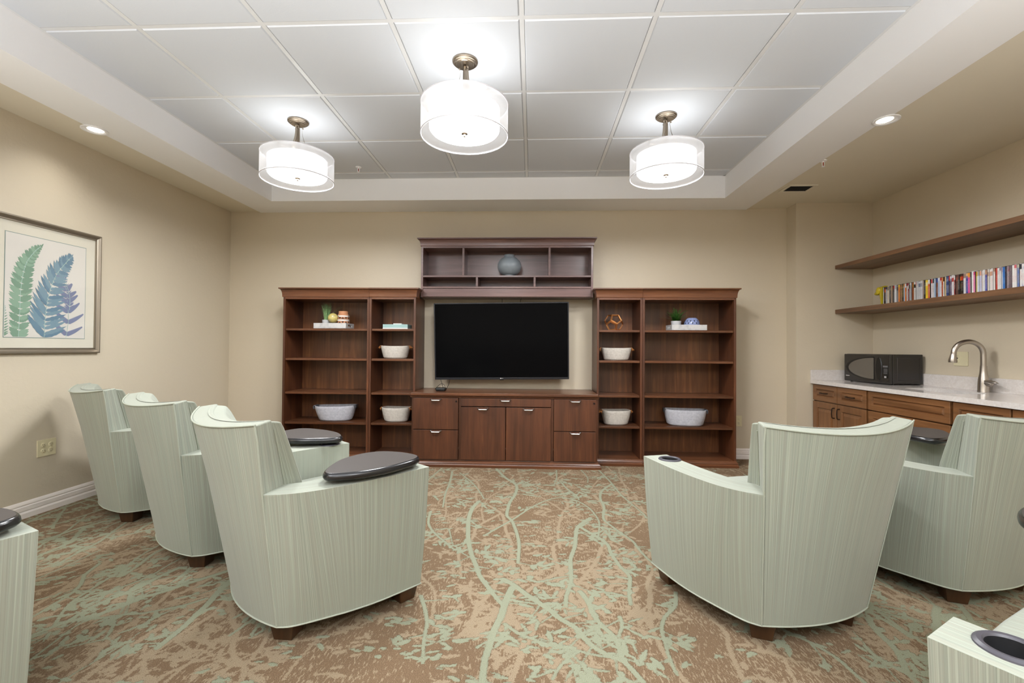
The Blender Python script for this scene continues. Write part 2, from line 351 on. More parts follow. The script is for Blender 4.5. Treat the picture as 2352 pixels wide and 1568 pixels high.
for tf in [lambda p: (p[0] - 2.4, 3.9 - p[1] + 1.2), lambda p: (p[0] + 2., 4. - p[1] + 1.4), lambda p: (-p[0] - 3.2, 4.6 - p[1] + .6)]: pattern(tf, 0, .35, .55)
for tf in [lambda p: (-p[0] + .1, p[1] + .2), lambda p: (p[0] + 1.5, p[1] + .3), lambda p: (p[0] - 1.4, p[1] - .1), lambda p: (-p[0] - 2.4, p[1] + .2), lambda p: (-p[0] + 2.5, p[1] - .1), lambda p: (p[0] + .3, 4.2 - p[1] + .2), lambda p: (p[0] - 1.9, 4.2 - p[1] + .2), lambda p: (-p[0] + 2., 4.4 - p[1])]: pattern(tf, 1, 1., .9)
for k in range(2400):     # loose sprigs, lying mostly across the room
    x, y, q = rnd.uniform(XL, XR), rnd.uniform(FY0, YB), rnd.uniform(-.5, .5) + rnd.choice((0, pi)); m = k % 2 if k < 2200 else 0
    for c in range(rnd.choice((2, 3, 5))): leaf(m, x + rnd.uniform(-.05, .05), y + rnd.uniform(-.03, .03), q + rnd.uniform(-.6, .6), rnd.uniform(.03, .062), rnd.uniform(.013, .030))
co = np.zeros((NY, NX, 3), np.float32); co[..., 0] = AX[None, :]; co[..., 1] = AY[:, None]
me = bpy.data.meshes.new('floor'); nv = NX * NY; nf = (NX - 1) * (NY - 1) + 1
me.vertices.add(nv + 4); allco = np.concatenate([co.reshape(-1, 3), np.array([(XL, YF, 0), (XR, YF, 0), (XR, FY0, 0), (XL, FY0, 0)], np.float32)]); me.vertices.foreach_set('co', allco.ravel())
idx = (np.arange(NY - 1)[:, None] * NX + np.arange(NX - 1)[None, :]).ravel(); quads = np.stack([idx, idx + 1, idx + NX + 1, idx + NX], 1).astype(np.int32); quads = np.concatenate([quads, np.array([[nv, nv + 1, nv + 2, nv + 3]], np.int32)])
me.loops.add(nf * 4); me.loops.foreach_set('vertex_index', quads.ravel()); me.polygons.add(nf); me.polygons.foreach_set('loop_start', np.arange(0, nf * 4, 4, dtype=np.int32)); me.update(calc_edges=True)
at = me.color_attributes.new('pattern', 'FLOAT_COLOR', 'POINT'); cols = np.ones((nv + 4, 4), np.float32) * 0; cols[:, 3] = 1
for k in range(2): cols[:nv, k] = np.clip(.5 + MK[k].ravel() / .03, 0, 1)
at.data.foreach_set('color', cols.ravel()); me.materials.append(M['carpet']); flo = bpy.data.objects.new('floor', me); COL.objects.link(flo); flo['kind'] = 'structure'
# --- walls
def wall(name, pts, mat):
    mb = MB()
    for (x0, y0), (x1, y1) in zip(pts[:-1], pts[1:]): mb.poly([(x0, y0, 0), (x1, y1, 0), (x1, y1, 2.93), (x0, y0, 2.93)])
    return struct(name, mb, mat, smooth=0)
wall('wall_left', [(XL, YF), (XL, YB)], M['wallside'])
wall('wall_back', [(XL, YB), (PX, YB), (PX, PY), (XR, PY)], M['wall'])
wall('wall_right', [(XR, PY), (XR, YF)], M['wall'])
wall('wall_front', [(XR, YF), (XL, YF)], M['wall'])
# --- ceiling: tan soffit, white border beam, cove, tiles
CX0, CX1, CY0, CY1 = -2.729, 1.916, -2.9, 4.682
BX0, BX1, BY0, BY1 = -3.087, 2.305, -3.2, YB
c = MB(); zt = ZS + .012
rect(c, XL, BX0, YF, YB, zt, 0); rect(c, BX1, XR, YF, YB, zt, 0); rect(c, BX0, BX1, YF, BY0, zt, 0)
for (x0, x1, y0, y1) in ((BX0, CX0, BY0, BY1), (CX1, BX1, BY0, BY1), (CX0, CX1, CY1, BY1), (CX0, CX1, BY0, CY0)): rect(c, x0, x1, y0, y1, ZS, 1)
c.poly([(BX0, BY0, ZS), (BX0, BY1, ZS), (BX0, BY1, zt), (BX0, BY0, zt)], 1); c.poly([(BX1, BY0, ZS), (BX1, BY1, ZS), (BX1, BY1, zt), (BX1, BY0, zt)], 1)
for (x0, y0, x1, y1) in ((CX0, CY0, CX0, CY1), (CX0, CY1, CX1, CY1), (CX1, CY1, CX1, CY0), (CX1, CY0, CX0, CY0)): c.poly([(x0, y0, ZS), (x1, y1, ZS), (x1, y1, ZC + .02), (x0, y0, ZC + .02)], 1)
rect(c, CX0, CX1, CY0, CY1, ZC + .02, 2)
T = .70104; GX, GY = -.0665, 2.4048
xs = [CX0] + [GX + i * T for i in range(-3, 3) if CX0 + .05 < GX + i * T < CX1 - .05] + [CX1]
ys = [CY0] + [GY + i * T for i in range(-7, 4) if CY0 + .05 < GY + i * T < CY1 - .05] + [CY1]
for i in range(len(xs) - 1):
    for j in range(len(ys) - 1):
        g = .015; a0, a1, b0, b1 = xs[i] + g, xs[i + 1] - g, ys[j] + g, ys[j + 1] - g
        tz = ZC - .004 + rnd.uniform(-.001, .001)     # tegular tile hanging a little below the grid
        dzs = [rnd.uniform(-.0012, .0012) for _ in range(4)]
        top = [(a0, b0, ZC + .02), (a1, b0, ZC + .02), (a1, b1, ZC + .02), (a0, b1, ZC + .02)]
        e = .006; m1 = [(a0, b0, tz + .006), (a1, b0, tz + .006), (a1, b1, tz + .006), (a0, b1, tz + .006)]
        bt = [(a0 + e, b0 + e, tz + dzs[0]), (a1 - e, b0 + e, tz + dzs[1]), (a1 - e, b1 - e, tz + dzs[2]), (a0 + e, b1 - e, tz + dzs[3])]
        c.loft([top, m1, bt], 2, True, False, True)
for x in xs[1:-1]: c.box(x - .013, x + .013, CY0, CY1, ZC, ZC + .012, 3)
for y in ys[1:-1]: c.box(CX0, CX1, y - .013, y + .013, ZC + .0004, ZC + .0124, 3)
c.box(CX0, CX0 + .02, CY0, CY1, ZC - .001, ZC + .01, 3); c.box(CX1 - .02, CX1, CY0, CY1, ZC - .001, ZC + .01, 3); c.box(CX0, CX1, CY1 - .02, CY1, ZC - .001, ZC + .01, 3)
struct('ceiling', c, [M['soffit'], M['white'], M['tile'], M['grid']], smooth=0)
# --- baseboards (moulded profile)
BP = [(0, 0), (.016, 0), (.016, .034), (.013, .040), (.010, .046), (.013, .052), (.013, .078), (.009, .084), (.011, .092), (.008, .104), (.003, .112), (0, .113)]
def baseboard(name, a, b, nrm):
    mb = MB(); mb.loft([[(p[0] + nrm[0] * o, p[1] + nrm[1] * o, z) for o, z in BP] for p in (a, b)], 0, False); return struct(name, mb, M['trim'], smooth=25)
baseboard('baseboard_left', (XL, YF), (XL, YB), (1, 0)); baseboard('baseboard_back', (XL, YB), (PX, YB), (0, -1)); baseboard('baseboard_pier', (PX, YB), (PX, PY - .016), (-1, 0)); baseboard('baseboard_right', (XR, 2.4), (XR, YF), (-1, 0)); baseboard('trim_1', (PX - .016, PY), (2.875, PY), (0, -1))
# ================================================================ ARMCHAIRS
def lerp(a, b, t): return a + (b - a) * t
def chair_proto(name, label):
    root = thing(name, label, 'armchair', (0, 0, 0), 0, 'sage green tablet-arm lounge chairs')
    F = M['fabric']; zb, za = .08, .626
    OT = cat_rom([(.333, -.392, za), (.385, -.325, za), (.42, -.235, za), (.440, -.1, za), (.447, .06, za), (.442, .285, za)], 4)
    OB = cat_rom([(.27, -.312, zb), (.31, -.26, zb), (.353, -.125, zb), (.375, -.04, zb), (.392, .08, zb), (.397, .275, zb)], 4)
    IT = cat_rom([(.20, -.35, za), (.235, -.29, za), (.275, -.215, za), (.298, -.1, za), (.308, .06, za), (.306, .285, za)], 4)
    N = len(OT); al = [0]
    for i in range(1, N): al.append(al[-1] + (OT[i] - OT[i - 1]).length)
    def arm(s):
        mb = MB(); K = 7
        S = lambda p: (p[0] * s, p[1], p[2])
        # outer wall, slightly bellied
        def outer(i, t):
            p = OB[i].lerp(OT[i], t); b = .006 * sin(pi * t); return (p.x + b, p.y, p.z)
        rows = [[S(outer(i, k / (K - 1))) for i in range(N)] for k in range(K)]
        mb.loft(rows, 0, False, uvf=lambda r, j: (al[min(j, N - 1)], r * .09))
        mb.loft([[S(p) for p in OT], [S(p) for p in IT]], 0, False, uvf=lambda r, j: (r * .136 + .5, al[min(j, N - 1)]))
        IB = [(p.x, max(p.y, -.285), zb) for p in IT]
        mb.loft([[S(p) for p in IT], [S(p) for p in IB]], 0, False, uvf=lambda r, j: (al[min(j, N - 1)] + 2, r * .5))
        mb.loft([[S(p) for p in IB], [S(p) for p in OB]], 0, False, uvf=lambda r, j: (al[min(j, N - 1)], r * .1))
        for e, fl_ in ((0, 1), (N - 1, 0)):
            fr = [[S(outer(e, k / (K - 1))) for k in range(K)], [S((IT[e].x, lerp(outer(e, k / (K - 1))[1], IT[e].y, .6), lerp(zb, za, k / (K - 1)))) for k in range(K)]]
            # front / rear faces
            fr[1] = [S((IT[e].x, lerp(OB[e].y, IT[e].y, k / (K - 1)) if e else lerp(IB[0][1], IT[0].y, k / (K - 1)), lerp(zb, za, k / (K - 1)))) for k in range(K)]
            mb.loft(fr, 0, False, uvf=lambda r, j: (r * .136 + 3.1, j * .09))
        o = mb.build('arm', F, root, weld=True, smooth=40)
        if s < 0:    # drill the cup holder well
            ct = MB(); ct.lathe([(.0385, za - .075), (.0385, za + .05)], (-.352, .19, 0), 28, cap0=True, cap1=True); cu = ct.build('cutter', F)
            m = o.modifiers.new('b', 'BOOLEAN'); m.object = cu; m.operation = 'DIFFERENCE'; m.solver = 'EXACT'
            bpy.context.view_layer.update(); me = bpy.data.meshes.new_from_object(o.evaluated_get(bpy.context.evaluated_depsgraph_get()))
            o.modifiers.clear(); o.data = me; me.name = 'arm'; bpy.data.objects.remove(cu)
            for p in me.polygons: p.use_smooth = True
            me.set_sharp_from_angle(angle=R(40))
        b = o.modifiers.new('bevel', 'BEVEL'); b.width = .016; b.segments = 4; b.limit_method = 'ANGLE'; b.angle_limit = R(50); b.harden_normals = True
        return o
    arm(1); arm(-1)
    # back: outer curved shell + wings
    def A(z):  # half width, edge y, middle y of the outer shell
        t = (z - .08)
        if z <= .626: k = t / .546; return lerp(.27, .334, k), lerp(-.312, -.393, k), lerp(-.362, -.466, k)
        k = (z - .626) / .266; return lerp(.334, .369, k), lerp(-.393, -.430, k), lerp(-.466, -.531, k)
    def I(z):
        if z <= .626: k = (z - .08) / .546; return lerp(.235, .252, k), lerp(-.24, -.282, k), lerp(-.30, -.352, k)
        k = (z - .626) / .276; return lerp(.252, .340, k), lerp(-.282, -.364, k), lerp(-.352, -.452, k)
    NS, NT_ = 21, 14
    def outer(s, t):
        zt = lerp(.866, .893, abs(s) ** 2.0); z = lerp(.08, zt, t); a, be, bm_ = A(z)
        return (a * s, bm_ + (be - bm_) * s * s, z)
    def inner(s, t):
        zt = lerp(.880, .903, abs(s) ** 2.0); z = lerp(.08, zt, t); a, be, bm_ = I(z)
        return (a * s, bm_ + (be - bm_) * s * s, z)
    ss = [-1 + 2 * i / (NS - 1) for i in range(NS)]; tt = [i / (NT_ - 1) for i in range(NT_)]
    mb = MB()
    mb.loft([[outer(s, t) for s in ss] for t in tt], 0, False, uvf=lambda r, j: (-1 + 2 * min(j, NS - 1) / (NS - 1) * .5 * .74, r * .065))
    mb.loft([[inner(s, t) for s in ss] for t in tt], 0, False, uvf=lambda r, j: (min(j, NS - 1) / (NS - 1) * .66, r * .065))
    mb.loft([[outer(s, 1) for s in ss], [inner(s, 1) for s in ss]], 0, False, uvf=lambda r, j: (min(j, NS - 1) / (NS - 1) * .72 + 5, r * .1))
    mb.loft([[outer(s, 0) for s in ss], [inner(s, 0) for s in ss]], 0, False, uvf=lambda r, j: (min(j, NS - 1) / (NS - 1) * .5, r * .1))
    for s in (-1, 1): mb.loft([[outer(s, t) for t in tt], [inner(s, t) for t in tt]], 0, False, uvf=lambda r, j: (r * .13 + 7, j * .065))
    mb.build('backrest', F, root, bevel=.008, seg=3, weld=True, smooth=40)
    # back cushion
    mb = MB()
    def cu_b(s, t):
        z = lerp(.42, lerp(.879, .9005, abs(s) ** 2), t); a, be, bm_ = I(z); a = a * 1.0; y = bm_ + (be - bm_) * s * s; return Vector((a * s, y - .022, z))
    def cu_f(s, t):
        p = cu_b(s, t); th = lerp(.115, .058, t ** 1.3) + .012 * sin(pi * min(t, 1)) * (1 - s * s); return Vector((p.x * .992, p.y + th + .01 * (1 - s * s), p.z - .010 * (t > .98)))
    mb.loft([[cu_f(s, t) for s in ss] for t in tt], 0, False, uvf=lambda r, j: (min(j, NS - 1) / (NS - 1) * .64, r * .04))
    mb.loft([[cu_b(s, 1) for s in ss], [cu_f(s, 1) for s in ss]], 0, False, uvf=lambda r, j: (min(j, NS - 1) / (NS - 1) * .64, r * .04))
    mb.loft([[cu_b(s, 0) for s in ss], [cu_f(s, 0) for s in ss]], 0, False, uvf=lambda r, j: (min(j, NS - 1) / (NS - 1) * .64, r * .04))
    for s in (-1, 1): mb.loft([[cu_b(s, t) for t in tt], [cu_f(s, t) for t in tt]], 0, False, uvf=lambda r, j: (r * .05, j * .035))
    mb.build('back_cushion', F, root, bevel=.010, seg=3, weld=True, smooth=60)
    # seat base + cushion
    mb = MB(); P = [(-.30, .268), (.30, .268), (.285, -.2), (.22, -.28), (-.22, -.28), (-.285, -.2)]
    mb.loft([[(x, y, z) for x, y in P] for z in (.082, .20, .32)], 0, True, True, True, uvf=lambda r, j: (j * .3, r * .12)); mb.build('seat_base', F, root, bevel=.006, weld=True)
    mb = MB(); rings = []
    for z, k in ((.322, -.022), (.330, -.008), (.350, 0), (.448, 0), (.468, -.006), (.480, -.022)):
        q = [(-.298, .312), (-.15, .320), (0, .322), (.15, .320), (.298, .312), (.288, .0), (.262, -.16), (.2, -.24), (0, -.28), (-.2, -.24), (-.262, -.16), (-.288, 0)]
        rings.append([(x * (1 + k * 3), (y - .05) * (1 + k * 3) + .05, z) for x, y in q])
    n0 = len(mb.v); mb.loft(rings, 0, True, True, False, uvf=lambda r, j: (j * .2, r * .03))
    top = rings[-1]; L = len(top); ct = [(x * .5, (y - .05) * .5 + .05, .490) for x, y, z in top]
    mb.loft([top, ct], 0, True, False, False, uvf=lambda r, j: ((top if r == 0 else ct)[j % L][0], (top if r == 0 else ct)[j % L][1]))
    mb.poly(ct, 0, [(p[0], p[1]) for p in ct]); mb.build('seat_cushion', F, root, weld=True, smooth=50)
    # piping
    mb = MB(); r = .0033
    bottom = [Vector(outer(s, 0)) for s in ss]
    rear = [(p.x, p.y - .002, .082) for p in bottom]
    side = lambda s: [((p.x + .003) * s, p.y, .082) for p in OB]
    mb.tube([(x, y, z) for x, y, z in side(-1)][::-1] + rear[1:-1] + side(1) + [(.30, .272, .082), (-.30, .272, .082)], r, 6, closed=True)
    for s in (-1, 1):
        mb.tube([((p.x - .0045) * s, p.y - (.012 if i_ == len(OT) - 1 else 0), p.z - .0035) for i_, p in enumerate(OT)], r, 6)
        seam = [Vector(outer(s, t)) for t in tt]; mb.tube([(p.x + .001 * s, p.y, p.z) for p in seam[:-1]] + [(seam[-1].x - .004 * s, seam[-1].y - .002, seam[-1].z - .004)], r, 6)
        sm = [cu_b(s, t) for t in tt if t > .3]; mb.tube([(p.x - .0005 * s, p.y + .024, p.z) for p in sm[:-1]], r * .8, 6)
    mb.tube([(x, y - .001, z - .001) for x, y, z in (outer(s, 1) for s in ss)], r, 6)
    mb.build('piping', M['piping'], root)
    # feet
    for s in (-1, 1):
        for (x, y, a) in ((.212, -.245, .65), (.315, .235, 0)):
            mb = MB(); a *= s; ax = (cos(a), sin(a), 0); ay = (-sin(a), cos(a), 0)
            mb.obox((x * s, y, .041), ax, ay, (0, 0, 1), .052, .052, .041, taper=.74); mb.build('leg', M['leg'], root, bevel=.003)
    # cup holder in the left arm
    mb = MB(); mb.lathe([(.038, za - .070), (.038, za + .002), (.041, za + .006), (.048, za + .007), (.054, za + .003), (.055, za), (.050, za - .001)], (-.352, .19, 0), 36, mf=lambda i, j: 1 if i < 1 else 0)
    mb.lathe([(.0005, za - .069), (.038, za - .069)], (-.352, .19, 0), 36, mi=1); mb.build('cup_holder', [M['cup'], M['cupin']], root, weld=True)
    # swivel tablet on the right arm, origin at the pivot
    pv = (.36, .2)
    O2 = cat_rom([(.365, -.18, 0), (.29, -.127, 0), (.204, -.029, 0), (.166, .093, 0), (.188, .189, 0), (.275, .249, 0), (.385, .265, 0), (.440, .218, 0), (.465, .123, 0), (.474, .035, 0), (.46, -.07, 0), (.415, -.162, 0)], 5, True)
    L = len(O2); nr = []
    for i in range(L):
        t = (O2[(i + 1) % L] - O2[i - 1]).normalized(); nr.append(Vector((-t.y, t.x, 0)))
    cen = sum(O2, Vector()) / L
    if nr[0].dot(cen - O2[0]) < 0: nr = [-n for n in nr]
    rings = [[(p.x + n.x * k, p.y + n.y * k, z) for p, n in zip(O2, nr)] for z, k in ((.642, .016), (.645, .007), (.651, .001), (.657, 0), (.664, .001), (.671, .005), (.675, .011))]
    mb = MB(); mb.loft(rings, 1, True, True, False); mb.poly([p for p in rings[-1]], 0); tb = mb.build('tablet', [M['laminate'], M['tabedge']], root, (pv[0], pv[1], 0), weld=True, smooth=50); [setattr(p_, 'use_smooth', False) for p_ in tb.data.polygons if p_.material_index == 0]; tb.location = (pv[0], pv[1], 0)
    mb = MB(); mb.lathe([(.0, .6265), (.034, .6265), (.034, .632), (.016, .633), (.016, .6425), (0, .6425)], (*pv, 0), 24); h = mb.build('hinge', M['nickel'], root, weld=True)
    return root, tb
CH, tab = chair_proto('lounge_chair', '')
# x, y, heading, tablet swivel, tablet lift, label
CH_T = [
    (-.992, 2.184, -.705, 0, 0, 'sage striped armchair nearest the camera in the left row, tablet over its right arm'),
    (-1.807, 2.749, -.603, R(92), 0, 'sage striped armchair in the middle of the left row, tablet swung out over its neighbour'),
    (-2.718, 3.328, -.615, 0, 0, 'farthest sage striped armchair of the left row, beside the wall with the four-socket outlet'),
    (1.081, 2.264, .301, 0, 0, 'sage striped armchair right of the aisle, seen from behind, cup holder in its left arm'),
    (2.116, 2.597, .35, R(-60), .028, 'sage striped armchair beside the kitchen cabinets, tablet turned inward over the seat'),
    (1.288, .932, .577, R(107.5), 0, 'sage striped armchair at the bottom right corner, only its left arm and cup holder showing'),
    (-1.979, 1.252, -.46, -.14, 0, 'sage striped armchair cut off at the left edge, only its right arm and tablet showing')]
kids = list(CH.children)
def place(root, t):
    x, y, h, sw, lift, lab = t
    root.location = (x, y, 0); root.rotation_euler = (0, 0, h); root['label'] = lab
    for c in root.children:
        if c.name.startswith('tablet'): c.rotation_euler = (0, 0, sw); c.location.z = lift
        if c.name.startswith('hinge') and lift: c.scale = (1, 1, 1)
copies = [CH] + [copy_tree(CH) for _ in CH_T[1:]]
for c_, t_ in zip(copies, CH_T): place(c_, t_)
mb = MB(); mb.lathe([(0, .6405), (.012, .6405), (.012, .672), (0, .672)], (.36, .2, 0), 16)
mb.build('tablet_post', M['nickel'], copies[4], weld=True)

# ================================================================ WALL UNIT
def molding(mb, x0, x1, yf, yb, prof, lret=True, rret=True, mi=0):
    rings = []
    rings.append([(x0 - (o if lret else 0), yb, z) for o, z in prof])
    rings.append([(x0 - (o if lret else 0), yf - o, z) for o, z in prof])
    rings.append([(x1 + (o if rret else 0), yf - o, z) for o, z in prof])
    rings.append([(x1 + (o if rret else 0), yb, z) for o, z in prof])
    mb.loft(rings, mi, False, )
    for rg in (rings[0], rings[-1]): mb.poly(rg, mi)
YW = YB - .003
def crown_prof(z0, z1, o):
    P = [(0, z0), (.006, z0), (.008, z0 + .008)]
    for i in range(7):
        a = i / 6 * pi / 2; P.append((.008 + (o - .014) * (1 - cos(a)), lerp(z0 + .012, z1 - .014, sin(a))))
    return P + [(o, z1 - .012), (o, z1), (0, z1)]
def bookcase(label, x0, x1, lret, rret):
    yf = 4.69; o = thing('bookcase', label, 'bookcase', ((x0 + x1) / 2, 4.88, 0), 0, 'open cherry bookcases of the wall unit'); org = o.location
    B = lambda n, mb, m, **k: mb.build(n, M[m], o, org, **k)
    for xa in (x0, x1 - .022): B('side_panel', MB().box(xa, xa + .022, yf, YW, 0.0, 1.70), 'wv', bevel=.002)
    B('back_panel', MB().box(x0 + .022, x1 - .022, YW - .012, YW, .05, 1.70), 'wback')
    for z in (1.363, 1.054, .705, .393): B('shelf', MB().box(x0 + .0235, x1 - .0235, yf + .012, YW - .0125, z - .022, z), 'wh', bevel=.002)
    B('bottom_panel', MB().box(x0 + .022, x1 - .022, yf + .004, YW - .0125, .04, .066), 'wh')
    B('top_panel', MB().box(x0 + .022, x1 - .022, yf, YW - .0125, 1.668, 1.69), 'wh')
    mb = MB(); molding(mb, x0, x1, yf, 4.812 if abs(x0 + .26) < 1.5 else YW, crown_prof(1.688, 1.783, .036), lret, rret); mb.poly([(x0, yf, 1.783), (x1, yf, 1.783), (x1, YW, 1.783), (x0, YW, 1.783)]); B('crown_molding', mb, 'wh', smooth=30)
    mb = MB(); molding(mb, x0, x1, yf, YW, [(0, 0), (.020, 0), (.020, .022), (.014, .026), (.012, .034), (.014, .040), (.010, .050), (.004, .056), (.002, .064), (0, .066)], lret, rret); B('base_molding', mb, 'wh', smooth=30)
    return o
bookcase('wide cherry bookcase at the far left of the wall unit', -2.593, -1.684, True, False)
bookcase('narrow cherry bookcase between the wide left bookcase and the television', -1.682, -1.198, False, True)
bookcase('narrow cherry bookcase just right of the television', .652, 1.106, True, False)
bookcase('wide cherry bookcase at the far right of the wall unit', 1.108, 2.030, False, True)
# --- console
def pull(mb, c, w=.1, n=(0, -1, 0), r=.006):
    x, y, z = c
    mb.tube([(x - w / 2, y + .001, z + .010), (x - w / 2 + .006, y - .014, z + .008), (x - w / 2 + .016, y - .024, z)], [.008, .006, r], 8)
    mb.tube([(x + w / 2, y + .001, z + .010), (x + w / 2 - .006, y - .014, z + .008), (x + w / 2 - .016, y - .024, z)], [.008, .006, r], 8)
    mb.tube([(x - w / 2 + .014, y - .024, z), (x + w / 2 - .014, y - .024, z)], r * 1.35, 10)
yk = 4.545; k0, k1 = -1.192, .640
con = thing('media_console', 'long low cherry media console with drawers and doors under the television', 'console', ((k0 + k1) / 2, 4.8, 0)); org = con.location
B = lambda n, mb, m, p=con, **k: mb.build(n, M[m] if isinstance(m, str) else m, p, org, **k)
mb = MB()
for a in (k0, -.722, .190, k1 - .022): mb.box(a, a + .022, yk, YW, .05, .692)
mb.box(k0, k1, YW - .01, YW, .05, .692); mb.box(k0, k1, yk + .01, YW, .04, .06); mb.box(k0, k1, yk + .02, YW, .675, .690)
B('cabinet_body', mb, 'wv')
mb = MB(); mb.box(k0 - .004, k1 + .004, yk - .030, YW, .700, .727); B('top_board', mb, 'wh', bevel=.004)
mb = MB(); molding(mb, k0, k1, yk, 4.662, [(0, .680), (.010, .680), (.014, .690), (.012, .694), (.020, .700), (0, .700)]); B('top_molding', mb, 'wh', smooth=30)
mb = MB(); molding(mb, k0, k1, yk, 4.662, [(0, 0), (.034, 0), (.034, .020), (.028, .024), (.025, .032), (.027, .040), (.018, .050), (.008, .056), (.006, .068), (0, .070)]); B('base_molding', mb, 'wh', smooth=30)
def front(n, x0, x1, z0, z1, px, pz, lock=None):
    d = B(n, MB().box(x0 + .0015, x1 - .0015, yk - .020, yk - .001, z0 + .0015, z1 - .0015), 'wv', bevel=.0015)
    mb = MB(); pull(mb, (px, yk - .020, pz), .105); B('handle', mb, 'chrome', d)
    if lock: mb = MB(); mb.lathe([(0, yk - .026), (.009, yk - .026), (.010, yk - .0205), (.010, yk - .019)], (lock[0], 0, lock[1]), 16, axis=1); B('lock', mb, 'darkmetal', d, weld=True)
front('drawer', k0 + .018, -.724, .366, .677, -.945, .655, (-.745, .645)); front('drawer', k0 + .018, -.724, .072, .362, -.945, .345)
front('drawer', .214, k1 - .016, .366, .677, .422, .655, (.605, .640)); front('drawer', .214, k1 - .016, .072, .362, .422, .345)
front('drawer', -.700, .189, .597, .677, -.258, .655); front('door', -.700, -.2575, .072, .592, -.480, .570); front('door', -.2535, .189, .072, .592, -.033, .570)
# --- hutch
h0, h1, yh = -1.180, .628, 4.82
hu = thing('display_hutch', 'dark mahogany display hutch with open cubbies mounted above the television', 'hutch', (-.276, 4.95, 1.7)); org = hu.location
B = lambda n, mb, m, **k: mb.build(n, M[m], hu, org, **k)
for a in (h0, h1 - .022): B('side_panel', MB().box(a, a + .022, yh, YW, 1.705, 2.245), 'hutch', bevel=.002)
B('back_panel', MB().box(h0 + .022, h1 - .022, YW - .012, YW, 1.80, 2.245), 'hutch')
B('shelf', MB().box(h0 + .022, h1 - .022, yh + .004, YW - .012, 1.916, 1.936), 'hutch', bevel=.002)
B('shelf', MB().box(h0 + .022, h1 - .022, yh - .002, YW - .012, 1.797, 1.817), 'hutch', bevel=.002)
B('top_panel', MB().box(h0 + .022, h1 - .022, yh, YW - .012, 2.225, 2.245), 'hutch')
for x, za_, zb_ in ((-.732, 1.936, 2.225), (.174, 1.936, 2.225), (-.587, 1.817, 1.916), (.020, 1.817, 1.916)): B('divider', MB().box(x - .011, x + .011, yh + .004, YW - .012, za_, zb_), 'hutch', bevel=.0015)
B('apron', MB().box(h0 + .022, h1 - .022, yh + .006, yh + .026, 1.712, 1.795), 'hutch', bevel=.0015)
B('bottom_panel', MB().box(h0 + .022, h1 - .022, yh + .026, YW, 1.7065, 1.722), 'hutch')
mb = MB(); molding(mb, h0, h1, yh, YW, crown_prof(2.243, 2.326, .036)); mb.poly([(h0, yh, 2.326), (h1, yh, 2.326), (h1, YW, 2.326), (h0, YW, 2.326)]); B('crown_molding', mb, 'hutch', smooth=30)
# --- television, tilted slightly down and a touch askew
tv = thing('television', 'large black flat-screen television mounted on the wall under the hutch', 'television', (-.328, 4.89, 1.247)); tv.rotation_euler = (R(3.6), R(-.75), 0)
tw, th_ = 1.424, .812
mb = MB()
for a in ((-tw / 2, -tw / 2 + .012, -th_ / 2, th_ / 2), (tw / 2 - .012, tw / 2, -th_ / 2, th_ / 2), (-tw / 2 + .012, tw / 2 - .012, th_ / 2 - .012, th_ / 2), (-tw / 2 + .012, tw / 2 - .012, -th_ / 2, -th_ / 2 + .022)): mb.box(a[0], a[1], -.030, .012, a[2], a[3])
mb.build('bezel', M['bezel'], tv, bevel=.002)
MB().box(-tw / 2 + .011, tw / 2 - .011, -.024, .010, -th_ / 2 + .021, th_ / 2 - .011).build('screen', M['screen'], tv)
MB().box(-tw / 2 + .05, tw / 2 - .05, .0125, .045, -th_ / 2 + .04, th_ / 2 - .1).build('rear_housing', M['blackm'], tv, bevel=.01)
mb = MB(); mb.box(-.2, .2, .046, .085, -.15, .2); mb.build('wall_bracket', M['blackm'], tv)
mb = MB(); mb.box(-.022, .022, -.022, .0, -th_ / 2 - .008, -th_ / 2 + .002); mb.build('sensor_bar', M['black'], tv, bevel=.002)
lg = MB(); lg.lathe([(0, -.0312), (.0065, -.0312), (.0065, -.029)], (-.009, 0, -th_ / 2 + .011), 20, axis=1); lo = lg.build('logo_mark', M['silver'], tv, weld=True)
text('LG', 'logo_text', .013, M['silver'], tv, (.009, -.0305, -th_ / 2 + .0108), (R(90), 0, 0))
# streaming box and its cables
sb = thing('streaming_box', 'small glossy black streaming box on the console under the television', 'media player', (-.935, 4.72, .727)); org = sb.location
MB().box(-.985, -.885, 4.67, 4.77, .729, .762).build('casing', M['black'], sb, org, bevel=.012, seg=4)
MB().box(-.975, -.895, 4.68, 4.76, .727, .7295).build('foot_pad', M['blackm'], sb, org)
def cable(label, pts, r=.0025, name='cable'):
    mb = MB(); mb.tube(cat_rom(pts, 6), r, 6); return tag(mb.build(name, M['blackm']), label, 'cable')
cable('black cable slanting down from the television to the streaming box', [(-.99, 4.91, .87), (-.96, 4.86, .81), (-.93, 4.79, .765), (-.92, 4.775, .745)])
cable('black cable dropping straight from the television to the right of the streaming box', [(-.88, 4.92, .87), (-.878, 4.88, .81), (-.882, 4.80, .765), (-.89, 4.775, .745)])
cable('looped black cable arching over the streaming box to the console top', [(-1.03, 4.86, .7305), (-1.01, 4.85, .75), (-.96, 4.82, .79), (-.92, 4.80, .785), (-.905, 4.785, .755)])
cable('left of two short black cables between the hutch underside and television top', [(-.335, 5.0, 1.714), (-.328, 4.98, 1.69), (-.33, 4.965, 1.62)])
cable('right of two short black cables between the hutch underside and television top', [(-.11, 5.0, 1.714), (-.13, 4.98, 1.69), (-.14, 4.965, 1.62)])

